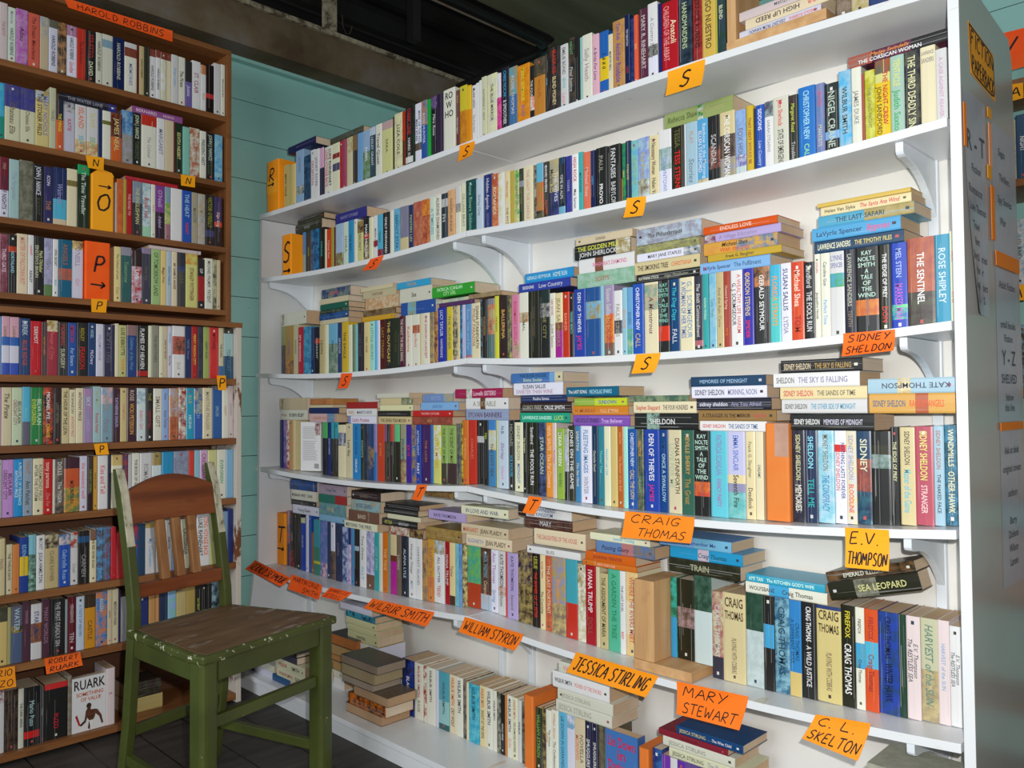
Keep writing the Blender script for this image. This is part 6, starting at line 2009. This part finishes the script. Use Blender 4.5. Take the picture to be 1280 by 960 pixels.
block('second plain orange block on the bottom white shelf beside the face-out blue book', WM(1.57, 1.158, .0657), .027, .158, .11, 'e0742c', None, None)
IDM = lambda x, y, z: Matrix.Translation((x, y, z))
block('yellow-orange O block with an arrow on the third brown shelf', IDM(.881, 2.752, LZ['C'] + .0005), .068, .178, .10, 'fa1',
      [('O', .20, .36, .30, .60, .006), ('>', .26, .74, .12, .60, .004)], flap=True)
block('red-orange P block with an arrow on the fourth brown shelf', IDM(.864, 2.752, LZ['D'] + .0005), .075, .184, .10, 'f50',
      [('P', .30, .48, .28, .46, .0065), ('>', .16, .16, .20, .62, .0055)])

def bookend(label, x, yhi, z, foot, h, t, d):
    r_ = empty('wooden_bookend', (x, yhi, z))
    tag(r_, label, 'bookend')
    m_ = MB(); m_.box((x, yhi - foot, z), (x + d, yhi, z + .022), PINE)
    o = m_.build('foot', bevel=.0012)
    m2 = MB(); m2.box((x + .004, yhi - t, z + .0222), (x + d, yhi, z + h), PINEV)
    o2 = m2.build('upright', bevel=.0012)
    for q in (o, o2):
        q.parent = r_
        q.matrix_parent_inverse = Matrix.Translation(-Vector(r_.location))
bookend('pale wooden L-shaped bookend standing in the middle of the fifth white shelf', 1.545, 1.150, wz(5, 1.10) + .0025, .155, .205, .055, .125)
bookend('pale wooden L-shaped bookend under the stacked books on the top white shelf', 1.548, .889, wz(1, .8) + .0035, .218, .20, .021, .11)

# ---------------------------------------------------------------- papers on the end panel
def sheet(label, x0, x1, z0, z1, lines, at=.4298, curl=0.0, lift=0.0):
    m_ = MB()
    n = 8
    b = len(m_.v)
    for off in (0, -.0003):
        for j in range(n + 1):
            for i in range(5):
                u, v = i / 4, j / n
                m_.v.append((x0 + (x1 - x0) * u, at + off - lift - curl * max(0, .6 - u) * v ** 2, z1 + (z0 - z1) * v))
    for L_ in (0, (n + 1) * 5):
        for j in range(n):
            for i in range(4):
                k = L_ + j * 5 + i
                m_.face((k, k + 1, k + 6, k + 5), PAPER)
    W, H = x1 - x0, z1 - z0
    for (s, u, v, hh) in lines:
        V, F, w = set_text(s)
        sx = min(hh * 1.05, W * .86 / w)
        bb = len(m_.v)
        for (px, py) in V:
            uu = u + (px - w / 2) * sx / W
            vv = v - (py - .35) * hh / H
            m_.v.append((x0 + W * uu, at - .0009 - lift - curl * max(0, .6 - uu) * vv ** 2, z1 - H * vv))
        for f_ in F:
            m_.face(tuple(bb + i for i in f_), PRINT)
    org = Vector(((x0 + x1) / 2, at, z0))
    m_.v = [tuple(Vector(p) - org) for p in m_.v]
    o = m_.build('list_sheet', fix=False)
    o.location = org
    tag(o, label, 'paper sheet', 'author lists taped to the end panel')
sheet('grey laminated R to T list nearest the front edge of the end panel', 1.535, 1.662, 1.175, 1.565,
      [('R - T', .5, .22, .05), ('Fiction', .5, .34, .02), ('Romance', .42, .44, .022), ('Love Themes', .5, .52, .02), ('Travel', .4, .60, .02), ('Kent', .42, .67, .02), ('Short Stories', .5, .74, .02), ('Horror', .5, .80, .02), ('Young Readers', .5, .87, .02), ('C.L. to S', .5, .93, .02)], curl=.03)
sheet('grey laminated list high up at the back edge of the end panel', 1.70, 1.858, 1.305, 1.545,
      [('Sagas', .4, .20, .02), ('Thrillers', .5, .40, .02), ('Spy Stories', .5, .58, .02), ('War', .4, .75, .02)])
sheet('grey laminated Y to Z list halfway down the end panel', 1.705, 1.858, .985, 1.272,
      [('Adult Fiction', .5, .10, .02), ('small books', .5, .36, .02), ('Fiction', .5, .45, .02), ('Y - Z', .5, .58, .04), ('SHELVED', .5, .72, .025), ('below', .5, .84, .02), ('this line', .5, .91, .02)])
sheet('grey laminated list lowest on the end panel', 1.71, 1.862, .675, .965,
      [('Ask at desk', .5, .12, .02), ('original covers', .5, .24, .02), ('authors', .5, .40, .02), ('Barry', .5, .58, .02), ('Dickens', .5, .67, .02), ('Wilson', .5, .76, .02), ('Larsen', .5, .85, .02)], curl=.0)
def strip(label, x0, x1, z0, z1, col):
    m_ = MB(); m_.box((x0, .4262, z0), (x1, .4270, z1), PAPERC, hexc(col))
    org = Vector(((x0 + x1) / 2, .4270, z0))
    m_.v = [tuple(Vector(p) - org) for p in m_.v]
    o = m_.build('orange_strip', fix=True)
    o.location = org
    tag(o, label, 'tape strip', 'orange strips on the end panel')
strip('upright orange strip at the front edge of the end panel', 1.526, 1.540, 1.46, 1.535, 'f81')
strip('short orange scrap beside the R to T list', 1.668, 1.692, 1.545, 1.563, 'fa0')
strip('pale orange upright strip between the two upper lists', 1.672, 1.690, 1.455, 1.535, 'fa7')
strip('small orange scrap under the pale strip of the end panel', 1.660, 1.685, 1.43, 1.455, 'fa0')
strip('long orange upright strip in the middle of the end panel', 1.678, 1.7, 1.32, 1.42, 'f80')
strip('orange band between the upper and middle lists', 1.70, 1.862, 1.275, 1.303, 'f81')
strip('orange band between the middle and lowest lists', 1.705, 1.862, .968, .983, 'f81')
note('fiction_sign', ('Y', .4295, -1), 'fa0', 'FICTION/PAPERBACK', [15730, 16920, 17250, 16760, 17320, 15890, 15830, 16010],
     'yellow sign with a black border high on the end panel', .0, border=True, pen=.0042)

# ---------------------------------------------------------------- green chair
ch = empty('wooden_chair', (1.0, 2.08, 0), math.radians(13.3))
tag(ch, 'old green painted wooden chair with worn brown seat in front of the shelves', 'chair')
def cpart(m_, nm, lab=None, bevel=0.003, parent=None):
    o = m_.build(nm, bevel=bevel)
    o.parent = parent or ch
    if lab:
        o['label'] = lab
    return o
fw, bw, yf, yb = .205, .146, -.178, .172
def taper(m_, y):
    t = (y - yf) / (yb - yf)
    return fw + (bw - fw) * t
# seat: a worn board with a green chipped rim
seat_out = [(-fw - .012, yf - .020), (fw + .012, yf - .020), (fw + .016, yf + .03), (bw + .016, yb + .012), (-bw - .016, yb + .012), (-fw - .016, yf + .03)]
m_ = MB(); m_.prism(seat_out, .428, .450, 2, GREENCHIP)
s_ = cpart(m_, 'seat', 'brown worn seat with chipped green rim', .006)
ins = .014
seat_in = [(-fw + .004, yf - .008), (fw - .004, yf - .008), (fw - .002, yf + .03), (bw + .002, yb - .012), (-bw - .002, yb - .012), (-fw + .002, yf + .03)]
m_ = MB(); m_.prism(seat_in, .4495, .4512, 2, SEATW)
cpart(m_, 'seat_board', 'worn brown seat board', 0, s_)
def leg_prof(cx, cy, w, outer):
    r_ = w * .28
    pts = []
    for (sx, sy) in ((1, 1), (-1, 1), (-1, -1), (1, -1)):
        if (sx, sy) in outer:
            for k in range(4):
                a0 = math.atan2(sy, sx) - PI / 4
                a = a0 + PI / 2 * k / 3
                pts.append((cx + sx * (w / 2 - r_) + r_ * math.cos(a), cy + sy * (w / 2 - r_) + r_ * math.sin(a)))
        else:
            pts.append((cx + sx * w / 2, cy + sy * w / 2))
    return pts
for sx in (-1, 1):
    m_ = MB()
    m_.prism(leg_prof(sx * (fw - .016), yf + .012, .047, {(sx, -1), (-sx, -1)}), .0009, .4278, 2, GREEN)
    cpart(m_, 'front_leg', bevel=.002)
# back posts: bent, leaning back above the seat, bare wood on the face of the top
for sx in (-1, 1):
    m_ = MB()
    path = [(0.0009, yb + .050), (.20, yb + .018), (.42, yb), (.50, yb + .002), (.66, yb + .028), (.80, yb + .058), (.862, yb + .074)]
    w, dpt = .025, .029
    rows = []
    for i, (z, y) in enumerate(path):
        xo = bw + (0 if z < .45 else -.002)
        ww, dd = w, dpt
        if i == len(path) - 1:
            dd = .016
        cx = sx * xo
        rows.append(len(m_.v))
        m_.v += [(cx - ww / 2, y - dd / 2, z), (cx + ww / 2, y - dd / 2, z), (cx + ww / 2, y + dd / 2, z), (cx - ww / 2, y + dd / 2, z)]
    for i in range(len(rows) - 1):
        for j in range(4):
            j2 = (j + 1) % 4
            bare = j == 0 and path[i][0] >= .66
            m_.face((rows[i] + j, rows[i] + j2, rows[i + 1] + j2, rows[i + 1] + j), BARE if bare else GREEN)
    m_.face(tuple(rows[0] + j for j in (3, 2, 1, 0)), GREEN)
    m_.face(tuple(rows[-1] + j for j in range(4)), BARE)
    cpart(m_, 'back_post', 'green post with bare pale top', .003)
ypost = lambda z: yb + .002 + (z - .50) * .17
# crest rail with an arched top
m_ = MB()
n = 12
xa = bw - .014
up, lo_ = [], []
for i in range(n + 1):
    x = -xa + 2 * xa * i / n
    u = i / n
    up.append((x, .803 + .036 * math.sin(PI * u)))
    lo_.append((x, .716 + .004 * math.sin(PI * u)))
prof = lo_ + up[::-1]
b = len(m_.v)
for (yo) in (-.010, .010):
    for (x, z) in prof:
        m_.v.append((x, ypost(z) + yo, z))
N2 = len(prof)
m_.face(tuple(range(N2)), RAIL)
m_.face(tuple(range(2 * N2 - 1, N2 - 1, -1)), RAIL)
for i in range(N2):
    j = (i + 1) % N2
    m_.face((i, N2 + i, N2 + j, j), RAIL)
cpart(m_, 'crest_rail', 'red-brown varnished crest rail', .002)
m_ = MB()
for (za, zb) in ((.524, .560),):
    y0 = ypost(.54)
    m_.box((-xa, y0 - .010, za), (xa, y0 + .010, zb), RAIL)
cpart(m_, 'lower_rail', 'red-brown lower back rail', .002)
for xc in (-.048, 0.0, .050):
    m_ = MB()
    z0, z1 = .5605, .7195
    v0 = []
    for z in (z0, z1):
        y = ypost(z)
        v0 += [(xc - .012, y - .012, z), (xc + .012, y - .012, z), (xc + .012, y + .006, z), (xc - .012, y + .006, z)]
    m_.v += v0
    for q in ((0, 3, 2, 1), (4, 5, 6, 7), (0, 1, 5, 4), (1, 2, 6, 5), (2, 3, 7, 6), (3, 0, 4, 7)):
        m_.face(q, SLAT)
    cpart(m_, 'back_slat', 'unpainted brown slat', .0015)
def bar(nm, a, b, w, h, mat=GREEN, bevel=.002):
    m2 = MB()
    a, b = Vector(a), Vector(b)
    d = (b - a).normalized()
    s = d.cross(Vector((0, 0, 1))).normalized() * (w / 2)
    u = Vector((0, 0, h / 2))
    v0 = []
    for p in (a, b):
        v0 += [tuple(p - s - u), tuple(p + s - u), tuple(p + s + u), tuple(p - s + u)]
    m2.v += v0
    for q in ((0, 3, 2, 1), (4, 5, 6, 7), (0, 1, 5, 4), (1, 2, 6, 5), (2, 3, 7, 6), (3, 0, 4, 7)):
        m2.face(q, mat)
    cpart(m2, nm, bevel=bevel)
fx, fy = fw - .016, yf + .012
bar('apron', (-fx + .026, fy - .006, .4035), (fx - .026, fy - .006, .4035), .022, .048)
bar('apron', (-bw + .016, yb - .002, .4035), (bw - .016, yb - .002, .4035), .020, .048)
for sx in (-1, 1):
    bar('apron', (sx * fx, fy + .026, .4035), (sx * bw, yb - .018, .4035), .022, .048)
    bar('stretcher', (sx * fx, fy + .026, .098), (sx * bw, yb + .016, .108), .018, .026)
bar('stretcher', (-fx + .026, fy, .282), (fx - .026, fy, .282), .018, .028)
bar('stretcher', (-bw + .016, yb + .02, .180), (bw - .016, yb + .02, .180), .016, .028)
